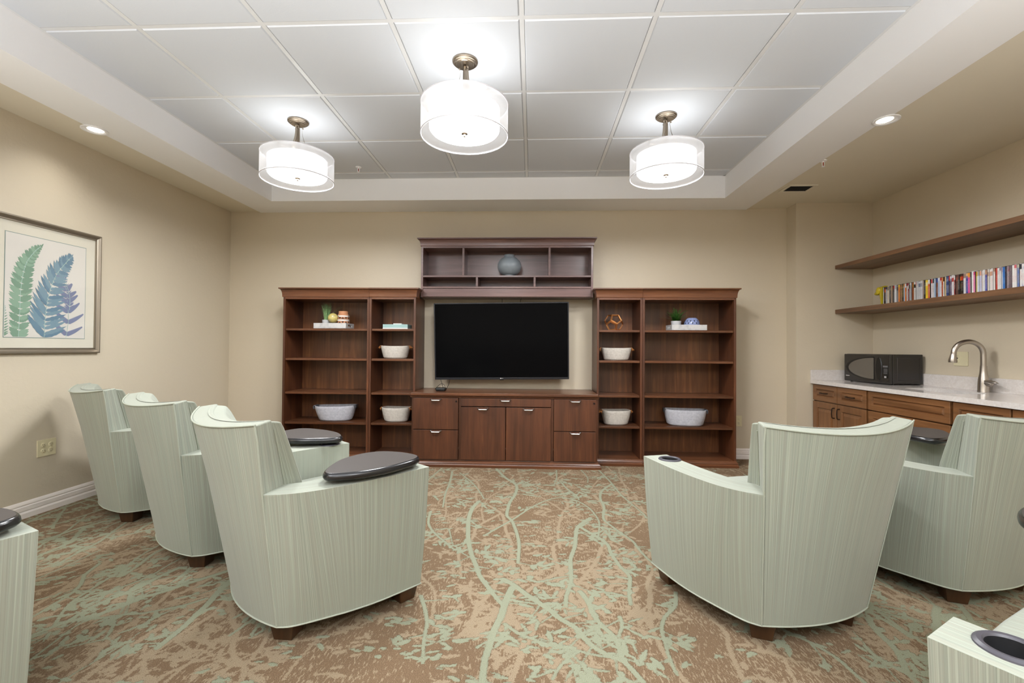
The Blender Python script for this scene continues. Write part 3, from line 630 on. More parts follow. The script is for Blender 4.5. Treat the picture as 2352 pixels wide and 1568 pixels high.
# ================================================================ SHELF DECOR
def vase():
    o = thing('vase', 'round blue-grey ceramic vase in the centre of the hutch', 'vase', (-.2505, 4.93, 1.936)); org = o.location
    P = [(.0, 1.937), (.058, 1.937), (.060, 1.940)]
    P += [(.128 * sin(a) * 1.0, 2.047 - .110 * cos(a)) for a in [lerp(.48, 2.72, i / 22) for i in range(23)]]
    P += [(.051, 2.150), (.050, 2.156), (.056, 2.160), (.058, 2.166), (.054, 2.170), (.046, 2.168), (.044, 2.12)]
    MB().lathe(P, (-.2505, 4.93, 0), 48).build('body', plain('blue_grey_glaze', '7c848b', .38), o, org, weld=True, smooth=60)
vase()
def basket(label, x, y, z, w, d, h, taper, body, strap, rot=0, big=False, tilt=0):
    o = thing('rope_basket', label, 'basket', (x, y, z), rot, 'coiled rope baskets'); mb = MB(); n = 56; coils = int(h / .0082); rings = []
    def ring(hw, hd, zz, e=3.0, sag=0):
        out = []
        for i in range(n):
            a = 2 * pi * i / n; c_, s_ = cos(a), sin(a); out.append((hw * math.copysign(abs(c_) ** (2 / e), c_), hd * math.copysign(abs(s_) ** (2 / e), s_), zz - sag * (abs(s_) ** 3) + tilt * c_ * zz / h * .5))
        return out
    for k in range(coils * 4 + 1):
        t = k / (coils * 4); r = lerp(taper, 1, min(1, t * 1.15) ** .7); b = .0014 * abs(sin(pi * k / 4)); e = lerp(2.2, 3.2, t)
        zz = .001 + h * t; rr = r if t > .08 else r * (.93 + .07 * (t / .08))
        rings.append(ring(w / 2 * rr - .003 + b, d / 2 * rr - .003 + b, zz, e, .004 * t * t))
    inn = [ring(w / 2 * lerp(taper, 1, min(1, t * 1.15) ** .7) - .010, d / 2 * lerp(taper, 1, min(1, t * 1.15) ** .7) - .010, .008 + (h - .008) * t, lerp(2.2, 3.2, t), .004 * t * t) for t in (1, .8, .6, .4, .2, .0)]
    mb.loft(rings + inn, 0, True, True, True); mb.build('body', body, o, weld=True, smooth=60)
    for s in (-1, 1):
        mb = MB()
        if big:   # folded grey corner tab
            mb.loft([[(s * (w / 2 + .004) * kx, yy, zz) for yy in (-d * .28, -d * .1, d * .1, d * .28)] for kx, zz in ((.88, h - .02), (.93, h + .003), (1.0, h + .003), (1.012, h - .010), (1.0, h - .036))], 0, False)
        else:
            for yy in (-.034, .034): mb.loft([[(s * xx, yy - .008, zz) for xx, zz in q], [(s * xx, yy + .008, zz) for xx, zz in q]] if False else [[(s * xx, yy - .008, zz), (s * xx, yy + .008, zz)] for xx, zz in ((w / 2 * .90, h - .03), (w / 2 * .93, h + .001), (w / 2 + .004, h + .003), (w / 2 + .010, h - .020), (w / 2 + .008, h - .034))], 0, False)
            mb.tube(cat_rom([(s * (w / 2 + .008), -.034, h - .012), (s * (w / 2 + .022), -.02, h - .020), (s * (w / 2 + .026), 0, h - .026), (s * (w / 2 + .022), .02, h - .020), (s * (w / 2 + .008), .034, h - .012)], 4), .005, 6)
        b = mb.build('handle', strap, o); so = b.modifiers.new('solid', 'SOLIDIFY'); so.thickness = .003
    return o
def rope(name, c0, c1):
    m = NT(name); v = m.coords('Object', (1, 1, 1)); f = m.noise(v, 55, 3, .6); wv = m.add('ShaderNodeTexWave', bands_direction='Z'); wv.inputs['Scale'].default_value = 33; m.l(v, wv.inputs['Vector'])
    m.set(Base_Color=m.mix(.35, m.ramp(f, [(.3, lin(c0)), (.7, lin(c1))]), m.ramp(wv.outputs['Fac'], [(0, lin(c0)), (1, lin(c1))])), Roughness=.9); return m.m
CR, GR = rope('cream_rope', 'aaa39a', 'c6c0b8'), rope('pale_grey_rope', '9a9aa2', 'bdbdc4')
basket('cream rope basket with tan handles on the second shelf of the narrow left bookcase', -1.452, 4.85, 1.054, .300, .19, .135, .80, CR, M['tan'], .06)
basket('cream rope basket with tan handles low in the narrow left bookcase', -1.430, 4.83, .393, .300, .20, .150, .80, CR, M['tan'], -.05)
basket('cream rope basket with tan handles on the second shelf of the narrow right bookcase', .872, 4.85, 1.054, .310, .19, .130, .78, CR, M['tan'], -.08)
basket('cream rope basket with tan handles low in the narrow right bookcase', .868, 4.83, .393, .298, .20, .150, .80, CR, M['tan'], .1)
basket('large pale grey rope basket low in the wide left bookcase', -2.085, 4.84, .393, .420, .23, .160, .76, GR, M['greyl'], .13, True, .006)
basket('large pale grey rope basket low in the wide right bookcase', 1.575, 4.84, .393, .415, .23, .165, .82, GR, M['greyl'], -.16, True)
def tray(label, x, y, rot):
    o = thing('serving_tray', label, 'tray', (x, y, 1.3635), rot, 'white marble-look trays'); w, d, h = .355, .20, .060; mb = MB()
    mb.box(-w / 2, w / 2, -d / 2, d / 2, 0.004, .012)
    mb.box(-w / 2, w / 2, -d / 2, -d / 2 + .010, .012, h); mb.box(-w / 2, w / 2, d / 2 - .010, d / 2, .012, h)
    mb.build('body', M['marble'], o, bevel=.0015)
    for s in (-1, 1):
        mb = MB(); x0, x1 = sorted((s * w / 2, s * (w / 2 - .010)))
        mb.box(x0, x1, -d / 2 + .010, -.045, .012, h); mb.box(x0, x1, .045, d / 2 - .010, .012, h); mb.box(x0, x1, -.045, .045, .012, .024); mb.box(x0, x1, -.045, .045, .046, h)
        mb.build('handle_end', M['marble'], o)
    mb = MB()
    for sx in (-1, 1):
        for sy in (-1, 1): mb.lathe([(0, 0), (.008, 0), (.008, .004), (0, .004)], (sx * .15, sy * .08, 0), 10)
    mb.build('foot', M['marble'], o)
    return o
tray('white marble tray with cut-out handles under the grass plant and lantern', -2.128, 4.865, -.05)
tray('white marble tray with cut-out handles under the fern and blue bowl', 1.594, 4.865, .02)
ZT = 1.3755
pot_m = plain('white_pot', 'b8b8ba', .4)
def pot(o, org, x, y, r0, r1, h, z=ZT):
    MB().lathe([(0, z), (r0, z), (r0 + .002, z + .003), (r1, z + h - .004), (r1, z + h), (r1 - .004, z + h), (r1 - .007, z + h - .012), (0, z + h - .012)], (x, y, 0), 28, mf=lambda i, j: 1 if i > 5 else 0).build('pot', [pot_m, plain('potting_soil', '3a2c20', .9)], o, org, weld=True)
g = thing('grass_plant', 'tufted grass plant in a small white pot on the left tray', 'plant', (-2.212, 4.866, ZT)); org = g.location
pot(g, org, -2.212, 4.866, .038, .044, .086)
mb = MB(); rg = random.Random(5)
for i in range(85):
    a = rg.uniform(0, 2 * pi); r = rg.uniform(0, .030); h = rg.uniform(.13, .20); ln = rg.uniform(.0, .045)
    if i < 2: a, ln, h = -.1 + i * .2, .14, .16
    bx, by = -2.212 + r * cos(a), 4.866 + r * sin(a); p0 = Vector((bx, by, ZT + .07)); n = Vector((-sin(a), cos(a), 0)); rows = []
    for k in range(5):
        t = k / 4; p = p0 + Vector((cos(a) * ln * t * t, sin(a) * ln * t * t, h * t)); wd = .0034 * (1 - t * .8); rows.append([p - n * wd, p + Vector((cos(a), sin(a), 0)) * .001, p + n * wd])
    mb.loft(rows, 0, False)
gm = NT('grass_blades'); gm.set(Base_Color=gm.ramp(gm.noise(gm.coords('Object'), 45, 2), [(.3, lin('587a48')), (.6, lin('86a870')), (.8, lin('a8c498'))]), Roughness=.5); mb.build('blades', gm.m, g, org)
gl = thing('globe_ornament', 'small pale yellow globe ornament on the left tray', 'ornament', (-2.122, 4.822, ZT)); org = gl.location
MB().lathe([(0, ZT), (.022, ZT), (.022, ZT + .005), (.006, ZT + .012), (.005, ZT + .052), (0, ZT + .052)], (-2.122, 4.822, 0), 20).build('stand', M['ivory'], gl, org, weld=True)
gm = NT('globe_map'); gm.set(Base_Color=gm.ramp(gm.noise(gm.coords('Object'), 26, 4, .6), [(.45, lin('bfb070')), (.55, lin('b3a25c')), (.62, lin('aaa07a'))]), Roughness=.3)
MB().ell((-2.122, 4.822, ZT + .103), .053, .053, .053, n=32, m=20).build('globe', gm.m, gl, org, weld=True)
mb = MB(); mb.ell((-2.122, 4.822, ZT + .160), .005, .005, .006, n=10, m=6); mb.build('finial', M['bronze'], gl, org)
la = thing('clay_lantern', 'terracotta lantern jar with white bands and cut triangles on the left tray', 'lantern', (-2.028, 4.868, ZT)); org = la.location
tc = plain('terracotta', 'b37c58', .7); wb = plain('white_band', 'd0cac6', .6); dk = plain('lantern_opening', '35180e', .8)
P = [(0, 0), (.058, 0), (.061, .003)] + [(.0625, .003 + .0030 * i) for i in range(1, 44)] + [(.061, .138), (.056, .144), (.050, .149), (.0495, .176), (.048, .179), (.044, .179), (.044, .15)]
def lan(i, j):
    z = P[i][1] + .0015; u = (j / 120 * 12) % 1
    if .1185 < z < .1335 or .0735 < z < .0895: return 1
    for z0, z1, fl_ in ((.022, .044, 1), (.0475, .0715, 0), (.0935, .1155, 1)):
        if z0 < z < z1:
            t = (z - z0) / (z1 - z0); t = 1 - t if fl_ == 0 else t
            if abs(u - .5) < .44 * (t if (int(j / 120 * 12) % 2 == 0) else 1 - t) and .12 < t < .95: return 2
    return 0
MB().lathe([(r, ZT + z) for r, z in P], (-2.028, 4.868, 0), 120, mf=lan).build('body', [tc, wb, dk], la, org, weld=True)
mb = MB(); mb.tube(cat_rom([(-2.078, 4.838, ZT + .165), (-2.064, 4.803, ZT + .13), (-2.028, 4.790, ZT + .106), (-1.986, 4.803, ZT + .100), (-1.958, 4.828, ZT + .115), (-1.974, 4.868, ZT + .16)], 6), .0018, 6); mb.build('wire_handle', M['blackm'], la, org)
bx = thing('decorative_box', 'flat aqua box with a white base and lid tab in the narrow left bookcase', 'box', (-1.43, 4.84, 1.3635)); org = bx.location
aq = plain('aqua_lacquer', '90aeac', .45); wl = plain('white_lacquer', 'd0d0ce', .4)
MB().box(-1.565, -1.300, 4.76, 4.93, 1.3635, 1.376).build('base', wl, bx, org, bevel=.001)
MB().box(-1.564, -1.301, 4.761, 4.929, 1.376, 1.413).build('lid', aq, bx, org, bevel=.001)
MB().box(-1.465, -1.375, 4.80, 4.88, 1.413, 1.424).build('lid_tab', wl, bx, org, bevel=.001)
# copper wire dodecahedron
cd = thing('wire_polyhedron', 'copper wire dodecahedron ornament in the narrow right bookcase', 'ornament', (.842, 4.82, 1.3635)); org = cd.location
ph = (1 + 5 ** .5) / 2; DV = [Vector(v) for v in [(a, b, c_) for a in (-1, 1) for b in (-1, 1) for c_ in (-1, 1)] + [(0, a / ph, b * ph) for a in (-1, 1) for b in (-1, 1)] + [(a / ph, b * ph, 0) for a in (-1, 1) for b in (-1, 1)] + [(a * ph, 0, b / ph) for a in (-1, 1) for b in (-1, 1)]]
el = 2 / ph; fn = []
for a in (-1, 1):
    for b in (-1, 1): fn += [Vector((a, 0, b * ph)), Vector((0, a * ph, b)), Vector((a * ph, b, 0))]
q = fn[0].rotation_difference(Vector((0, 0, -1))); q2 = Matrix.Rotation(.5, 3, 'Z'); sc_ = .098 / 3 ** .5
mb = MB(); zmin = min((q2 @ (q @ v)).z for v in DV) * sc_
for f in fn:
    vs = sorted(DV, key=lambda v: -v.dot(f))[:5]; ce = sum(vs, Vector()) / 5; u_ = (vs[0] - ce).normalized(); w_ = f.normalized().cross(u_)
    vs.sort(key=lambda v: math.atan2((v - ce).dot(w_), (v - ce).dot(u_)))
    for kk in (.955, .83):
        pts = [q2 @ (q @ (ce + (v - ce) * kk)) * sc_ for v in vs]
        for i in range(5):
            a, b = pts[i], pts[(i + 1) % 5]
            mb.tube([a + Vector((.842, 4.82, 1.3665 - zmin)), b + Vector((.842, 4.82, 1.3665 - zmin))], .0028 if kk > .9 else .0018, 6)
    for i in range(5):
        a, b = [q2 @ (q @ (ce + (vs[j] - ce) * .955)) * sc_ for j in (i, (i + 1) % 5)]; off = Vector((.842, 4.82, 1.3665 - zmin)); a2, b2 = a * .93 + off, b * .93 + off; mb.poly([a + off, b + off, b2, a2])
mb.build('wire_frame', plain('copper', 'e0a066', .3, .9), cd, org)
# fern
fe = thing('fern_plant', 'green fern in a small white pot on the right tray', 'plant', (1.492, 4.866, ZT)); org = fe.location
pot(fe, org, 1.492, 4.866, .040, .052, .090); mb = MB(); rg = random.Random(11)
for i in range(48):
    a = rg.uniform(0, 2 * pi); ln = rg.uniform(.03, .085); h = rg.uniform(.08, .20); ln *= 1.15
    if i == 0: a, ln, h = pi, .15, .08
    if i == 1: a, ln, h = .1, .10, .19
    p0 = Vector((1.492 + .02 * cos(a), 4.866 + .02 * sin(a), ZT + .085)); d = Vector((cos(a), sin(a), 0)); n = Vector((-sin(a), cos(a), 0)); pr_ = None
    for k in range(13):
        t = k / 12; p = p0 + d * ln * t ** 1.3 + Vector((0, 0, h * (t - .25 * t * t * (1 + ln * 6))))
        if pr_: 
            mb.poly([pr_ - n * .0008, pr_ + n * .0008, p + n * .0006, p - n * .0006])
            for s in (-1, 1):
                L = .027 * (1 - t * .7); tip = p + n * s * L + d * L * .5 + Vector((0, 0, .004)); mb.poly([p, p + n * s * L * .5 + d * L * .55 + Vector((0, 0, .003)), tip, p + n * s * L * .6 + d * L * .02])
        pr_ = p
gm = NT('fern_leaf'); gm.set(Base_Color=gm.ramp(gm.noise(gm.coords('Object'), 40, 2), [(.3, lin('35602a')), (.55, lin('528a3a')), (.8, lin('78a850'))]), Roughness=.5); mb.build('fronds', gm.m, fe, org, smooth=0)
# blue pierced bowl
bo = thing('pierced_bowl', 'periwinkle blue ceramic bowl with pierced holes on the right tray', 'bowl', (1.655, 4.868, ZT)); org = bo.location
P = [(0, 0), (.045, 0), (.052, .003)] + [(.052 + .027 * sin(pi / 2 * min(1, i / 8)) if i < 9 else .079 - .032 * ((i - 8) / 12) ** 2.2, .003 + .0058 * i) for i in range(1, 21)] + [(.044, .122), (.040, .122), (.040, .10)]
def bw(i, j):
    if not 3 <= i <= 18: return 0
    row = (i - 3) // 4; k = (i - 3) % 4; u = (j / 144 * 12 + .5 * (row % 2)) % 1
    return 1 if (k < 3 and abs(u - .5) < (.06 + .09 * k)) else 0
MB().lathe([(r, ZT + z) for r, z in P], (1.655, 4.868, 0), 144, mf=bw).build('body', [plain('periwinkle_glaze', '7f8ab0', .25), plain('bowl_opening', '1e2436', .7)], bo, org, weld=True)
# ================================================================ CEILING FIXTURES
def drum_lamp():
    o = thing('ceiling_lamp', '', 'ceiling lamp', (0, 0, 2.909), 0, 'drum semi-flush ceiling lamps'); D = lambda z: z - 2.909
    MB().lathe([(0, 0), (.077, 0), (.077, -.009), (.073, -.012), (.071, -.015), (.065, -.017), (.063, -.021), (.054, -.023), (.051, -.028), (0, -.030)], n=40).build('canopy', M['bronze'], o, weld=True, smooth=25)
    mb = MB(); mb.tube([(0, 0, -.036), (0, 0, -.060)], .012, 12); mb.tube([(0, 0, -.055), (0, 0, -.29)], .008, 10)
    for i in range(3): a = i * 2 * pi / 3; mb.tube([(.009 * cos(a), .009 * sin(a), -.06), (.009 * cos(a), .009 * sin(a), -.24)], .005, 8)
    mb.build('stem', M['bronze'], o)
    for i in range(3):
        a = .5 + i * 2 * pi / 3; d = Vector((cos(a), sin(a), 0)); n = Vector((-sin(a), cos(a), 0)); P = cat_rom([d * .026 + Vector((0, 0, -.040)), d * .028 + Vector((0, 0, -.080)), d * .040 + Vector((0, 0, -.14)), d * .075 + Vector((0, 0, -.21)), d * .15 + Vector((0, 0, -.262)), d * .253 + Vector((0, 0, -.292))], 5)
        mb = MB(); mb.loft([[p - n * .008, p + n * .008, p + n * .008 + Vector((0, 0, .003)), p - n * .008 + Vector((0, 0, .003))] for p in P], 0, True, True, True)
        mb.ell(d * .033 + Vector((0, 0, -.052)), .006, .006, .006, n=8, m=6); mb.build('arm', M['bronze'], o)
    zt, zb = D(2.640), D(2.452); r = .262
    mb = MB(); mb.lathe([(r, zb), (r, (zt + zb) / 2), (r, zt)], n=72); sh = mb.build('sheer_shade', M['sheer'], o, weld=True)
    for z, nm in ((zb, 0), (zt, 1)): mb = MB(); mb.tube([(r * cos(t), r * sin(t), z) for t in [2 * pi * i / 64 for i in range(64)]], .0035, 8, closed=True); mb.build('shade_rim', M['rim'], o)
    r2 = .212; z0, z1 = D(2.472), D(2.612)
    P = [(0, z0 - .004), (.10, z0 - .003), (r2 - .03, z0), (r2 - .010, z0 + .006), (r2 - .001, z0 + .018), (r2, z0 + .035), (r2, z1)]
    MB().lathe(P, n=64).build('glass_diffuser', M['diff'], o, weld=True, smooth=50)
    MB().lathe([(0, z0 - .005), (.018, z0 - .005), (.018, z0 - .009), (.008, z0 - .012), (.009, z0 - .018), (.006, z0 - .024), (0, z0 - .025)], n=20).build('finial', M['bronze'], o, weld=True, smooth=30)
    mb = MB()
    for i in range(3): a = .5 + i * 2 * pi / 3; mb.tube([(.212 * cos(a), .212 * sin(a), D(2.56)), (.262 * cos(a), .262 * sin(a), D(2.50))], .0016, 5)
    mb.build('spacer', M['rim'], o); return o
lp = drum_lamp()
for i, ((x, y), l) in enumerate(zip(LAMPS, ['white drum ceiling lamp on the left, above the left bookcases', 'white drum ceiling lamp in the centre, nearest the camera of the three', 'white drum ceiling lamp on the right, above the right bookcases'])):
    o = lp if i == 0 else copy_tree(lp); o.location = (x, y, 2.909); o.rotation_euler.z = i * .7; o['label'] = l
def downlight(label, x, y, d):
    o = thing('recessed_downlight', label, 'downlight', (x, y, ZS), 0, 'recessed downlights'); 
    MB().lathe([(.075, -.0005), (.075, -.006), (.066, -.008), (.056, -.004), (.056, -.0005)], n=40).build('trim_ring', M['white'], o, weld=True)
    MB().lathe([(0, -.0015), (.056, -.0015)], n=40).build('reflector', M['white'], o, weld=True)
    MB().lathe([(0, -.003), (.045, -.003)], (-.010 * d, 0, 0), n=40).build('lens', M['spot'], o, weld=True)
downlight('lit recessed downlight in the left soffit above the fern picture', -3.085, 3.09, -1); downlight('lit recessed downlight in the right soffit above the kitchen cabinets', 2.31, 3.11, 1)
def sprinkler(label, x, y, z):
    o = thing('sprinkler_head', label, 'sprinkler', (x, y, z), 0, 'fire sprinkler heads')
    MB().lathe([(0, 0), (.028, 0), (.026, -.005), (.012, -.007), (0, -.007)], n=24).build('escutcheon', M['white'], o, weld=True)
    mb = MB(); mb.tube([(0, 0, -.006), (0, 0, -.014)], .007, 10); mb.tube(cat_rom([(-.008, 0, -.014), (-.010, 0, -.03), (-.006, 0, -.042), (0, 0, -.046), (.006, 0, -.042), (.010, 0, -.03), (.008, 0, -.014)], 4), .0022, 6)
    mb.lathe([(0, -.048), (.013, -.048), (.013, -.050), (0, -.050)], n=16); mb.build('frame', M['white'], o)
    mb = MB(); mb.tube([(0, 0, -.014), (0, 0, -.042)], .0025, 8); mb.build('bulb', plain('red_glass_bulb', 'a01810', .2), o)
sprinkler('white sprinkler head on the tiled ceiling beside the left drum lamp', -1.686, 4.36, 2.909); sprinkler('white sprinkler head at the edge of the right soffit', 2.33, 3.80, 2.70)
av = thing('air_vent', 'small square ceiling vent with a dark opening in the right soffit', 'vent', (2.49, 4.44, 2.70)); mb = MB()
for a in ((-.13, .13, -.10, -.075), (-.13, .13, .075, .10), (-.13, -.105, -.075, .075), (.105, .13, -.075, .075)): mb.box(*a, -.012, -.0005)
mb.build('frame', M['soffit'], av, bevel=.003); MB().box(-.105, .105, -.075, .075, -.004, -.0005).build('opening', M['blackm'], av)
mb = MB()
for i in range(6): mb.box(-.105, .105, -.07 + i * .026, -.066 + i * .026, -.008, -.004)
mb.build('louver', M['blackm'], av)

# ================================================================ LEFT WALL
art = thing('framed_picture', 'framed botanical print of green and blue ferns in a champagne frame', 'picture', (XL, 3.12, 1.57)); org = art.location
ya, yb_, z0, z1 = 2.728, 3.498, 1.113, 2.030
def fr(mb, y0, y1, z0, z1, prof, mi=0):
    rings = [[(XL + d, y, z) for y, z in ((y0 + i, z0 + i), (y1 - i, z0 + i), (y1 - i, z1 - i), (y0 + i, z1 - i))] for i, d in prof]
    mb.loft([[r[k] for k in range(4)] for r in rings], mi, True)
mb = MB(); fr(mb, ya, yb_, z0, z1, [(0, .001), (0, .022), (.004, .027), (.010, .027), (.014, .022), (.024, .015), (.030, .013), (.034, .016), (.038, .016), (.040, .010), (.040, .004)])
mb.build('frame', plain('champagne_frame', '93897a', .35, .7), art, org, smooth=25)
mb = MB(); mb.poly([(XL + .006, ya + .03, z0 + .03), (XL + .006, yb_ - .03, z0 + .03), (XL + .006, yb_ - .03, z1 - .03), (XL + .006, ya + .03, z1 - .03)]); mb.build('mat_board', plain('cream_mat', 'ddd8c8', .8), art, org)
py0, py1, pz0, pz1 = 2.843, 3.383, 1.224, 1.913
pp = MB(); X0 = XL + .0075
pp.poly([(X0 - .0007, py0 - .004, pz0 - .004), (X0 - .0007, py1 + .004, pz0 - .004), (X0 - .0007, py1 + .004, pz1 + .004), (X0 - .0007, py0 - .004, pz1 + .004)], 4)
pp.poly([(X0, py0, pz0), (X0, py1, pz0), (X0, py1, pz1), (X0, py0, pz1)], 0)
Wp, Hp = py1 - py0, pz1 - pz0; dep = [X0 + .0002]
def pt(u, v): u = min(max(u, 0.005), .995); v = min(max(v, 0.004), .996); return (dep[0], py0 + u * Wp, pz0 + v * Hp)
ra = random.Random(2); asp = Hp / Wp
def blade(u, v, du, dv, wid, mi, m=7, serr=0):
    dep[0] += .0000020
    # curved tapering leaflet from (u,v) along (du,dv)
    L = math.hypot(du, dv * asp); nx, ny = -dv * asp / L, du / L / asp; up_, dn = [], []
    for k in range(m + 1):
        t = k / m; wv = wid * (sin(pi * min(1, .12 + t * .88)) ** .8) * (1 - .3 * t); bend = .10 * L * t * t; j = (1 + serr * (k % 2)) 
        up_.append((u + du * t + nx * (wv * j), v + dv * t + ny * wv * j + bend)); dn.append((u + du * t - nx * wv * j, v + dv * t - ny * wv * j + bend))
    pp.poly([pt(*p) for p in up_ + dn[::-1]], mi)
def frond(spine, n, mi, lenf, wid, ang, double=False, asym=1., two=None):
    S = cat_rom([(a, b, 0) for a, b in spine], 12); L = len(S)
    for i in range(n):
        t = (i + .5) / n; k = min(L - 2, int(t * (L - 1))); p = S[k]; d = (S[k + 1] - S[k]); d = Vector((d.x, d.y * asp, 0)).normalized(); ln = lenf(t)
        for s in (-1, 1):
            a = (ang[0] if s < 0 else ang[1]) * s; q = Vector((d.x * cos(a) - d.y * sin(a), d.x * sin(a) + d.y * cos(a), 0)); l2 = ln * (asym if s < 0 else 1) * ra.uniform(.92, 1.06)
            dep[0] += .0000012; mm = mi if two is None or ra.random() < .6 else two
            if double:
                m = max(4, int(l2 / .012))
                blade(p.x, p.y, q.x * l2, q.y * l2 / asp, .020, mm, 6)
                for j in range(m):
                    tt_ = j / m; pl = .042 * (1 - tt_ ** 2 * .8); bx_, by_ = p.x + q.x * l2 * tt_, p.y + q.y * l2 * tt_ / asp + .1 * l2 * tt_ * tt_
                    for s2 in (-1, 1): b_ = .95 * s2; r_ = Vector((q.x * cos(b_) - q.y * sin(b_), q.x * sin(b_) + q.y * cos(b_), 0)); blade(bx_, by_, r_.x * pl, r_.y * pl / asp, .0105, mm, 3)
            else: blade(p.x, p.y, q.x * l2, q.y * l2 / asp, wid * min(1, .12 + l2 / .13), mm, 9, .25)
    for a, b in zip(S[:-1], S[1:]): n_ = Vector((-(b - a).y, (b - a).x, 0)).normalized() * .003; pp.poly([pt(*(a - n_).xy), pt(*(a + n_).xy), pt(*(b + n_).xy), pt(*(b - n_).xy)], 3)
frond([(.16, 0), (.17, .25), (.18, .5), (.23, .72), (.33, .86), (.42, .935)], 40, 1, lambda t: .15 * min(1, .72 + .8 * t) * (1 - t ** 2.4) + .006, .027, (1.3, 1.15), two=5)
frond([(-.03, 0), (.0, .15), (.01, .3)], 12, 1, lambda t: .10 * (1 - t), .014, (1., 1.))
frond([(.74, 0), (.77, .2), (.75, .38), (.74, .5), (.66, .68)], 7, 2, lambda t: .26 * (1 - .75 * t) + .02, .01, (1.05, 1.05), True, asym=.95)
frond([(.78, .30), (.78, .45), (.70, .65)], 16, 2, lambda t: .085 * (1 - t * .7), .014, (1., 1.))
frond([(.46, 0), (.47, .22), (.51, .45), (.60, .66), (.72, .80), (.80, .885)], 25, 6, lambda t: .285 * (1 - t) ** .75 + .02, .026, (1.3, .80), two=7)
blade(.775, .85, .045, .055, .012, 6, 7); blade(.40, .92, .03, .03, .01, 1, 7)
pp.build('fern_print', [plain('print_paper', 'dcd8d0', .7), plain('print_green', '7d9c86', .8), plain('print_indigo', '7c84a0', .8), plain('print_stem', 'a9c4bc', .8), plain('print_border', '7f948e', .6), plain('print_green_light', '8dab95', .8), plain('print_teal_blue', '7b97a5', .8), plain('print_blue', '688699', .8)], art, org, smooth=0)
gm = NT('picture_glass'); gm.set(Base_Color=(1, 1, 1, 1), Roughness=.05); tr = gm.add('ShaderNodeBsdfTransparent'); gg = gm.add('ShaderNodeBsdfGlossy'); gg.inputs['Roughness'].default_value = .08; mx = gm.add('ShaderNodeMixShader'); mx.inputs[0].default_value = .045; gm.l(tr.outputs[0], mx.inputs[1]); gm.l(gg.outputs[0], mx.inputs[2]); gm.l(mx.outputs[0], gm.out.inputs['Surface'])
MB().box(XL + .0100, XL + .0112, ya + .038, yb_ - .038, z0 + .038, z1 - .038).build('glazing', gm.m, art, org)
def outlet(label, cx, cy, cz, nrm, gangs=1, mat='ivory', name='wall_outlet', skip=None):
    o = thing(name, label, 'outlet', (cx, cy, cz), {'x+': R(90), 'x-': R(-90), 'y-': 0}[nrm], 'electrical outlets'); w_ = .0572 * gangs + .012
    MB().box(-w_ / 2, w_ / 2, -.006, -.0005, -.058, .058).build('cover_plate', M[mat], o, bevel=.002)
    for g_ in range(gangs):
        if g_ == skip: continue
        gx = (g_ - (gangs - 1) / 2) * .05
        for z in (-.020, .020):
            s = MB(); s.lathe([(0, -.0085), (.0150, -.0085), (.0165, -.0075), (.0165, -.0055)], (gx, 0, z), 24, axis=1); sk = s.build('socket', M[mat], o, weld=True)
            mb = MB(); mb.box(gx - .0065, gx - .0045, -.0090, -.0084, z, z + .008); mb.box(gx + .0045, gx + .0065, -.0090, -.0084, z, z + .007); mb.box(gx - .0018, gx + .0018, -.0090, -.0084, z - .010, z - .006); mb.build('slots', M['ivoryd'], sk)
    return o
outlet('ivory four-socket wall outlet low on the left wall', XL, 3.128, .449, 'x+', 2)
outlet('ivory outlet plate on the right wall behind the faucet spout', XR, 3.929, 1.112, 'x-', 2, skip=1)
outlet('ivory outlet low on the back wall, half hidden behind the far right bookcase', 2.222, YB, .405, 'y-', 1)

# ================================================================ KITCHENETTE
CF = 2.905    # cabinet face plane
ct = thing('countertop', 'white veined quartz countertop with backsplash along the right wall', 'countertop', (3.2, 3.7, .867)); org = ct.location
cx0, cx1, cy0, cy1, zc0, zc1 = 2.872, XR - .002, 2.30, PY - .002, .832, .867
hx0, hx1, hy0, hy1 = 3.035, 3.335, 3.46, 3.99
mb = MB(); n = 40
def sup(a, e=3.2):
    c_, s_ = cos(a), sin(a); return ((hx0 + hx1) / 2 + (hx1 - hx0) / 2 * math.copysign(abs(c_) ** (2 / e), c_), (hy0 + hy1) / 2 + (hy1 - hy0) / 2 * math.copysign(abs(s_) ** (2 / e), s_))
def outr(a):
    c_, s_ = cos(a), sin(a); mx_, my_ = (hx0 + hx1) / 2, (hy0 + hy1) / 2
    t = min([((cx1 if c_ > 0 else cx0) - mx_) / c_ if abs(c_) > 1e-6 else 9, ((cy1 if s_ > 0 else cy0) - my_) / s_ if abs(s_) > 1e-6 else 9]); return (mx_ + c_ * t, my_ + s_ * t)
mx_, my_ = (hx0 + hx1) / 2, (hy0 + hy1) / 2
angs = sorted([2 * pi * i / 64 for i in range(64)] + [math.atan2(y - my_, x - mx_) % (2 * pi) for x in (cx0, cx1) for y in (cy0, cy1)])
inn = [sup(a) for a in angs]; ou = [outr(a) for a in angs]
mb.loft([[(x, y, zc0) for x, y in inn], [(x, y, zc1) for x, y in inn], [(x, y, zc1) for x, y in ou], [(x, y, zc0) for x, y in ou], [(x, y, zc0) for x, y in inn]], 0, True)
mb.build('slab', M['quartz'], ct, org, weld=True, smooth=30)
MB().box(XR - .022, XR - .002, cy0, PY - .002, zc1, .972).build('backsplash', M['quartz'], ct, org, bevel=.0015)
MB().box(cx0, XR - .022, PY - .022, PY - .002, zc1, .972).build('backsplash', M['quartz'], ct, org, bevel=.0015)
sk = thing('sink', 'undermount stainless sink set in the countertop', 'sink', (mx_, my_, .83)); org = sk.location
rr = [[(mx_ + (x - mx_) * k, my_ + (y - my_) * k, z) for x, y in inn] for z, k in ((.8315, 1.08), (.8315, .985), (.66, .96), (.645, .90), (.64, .1))]
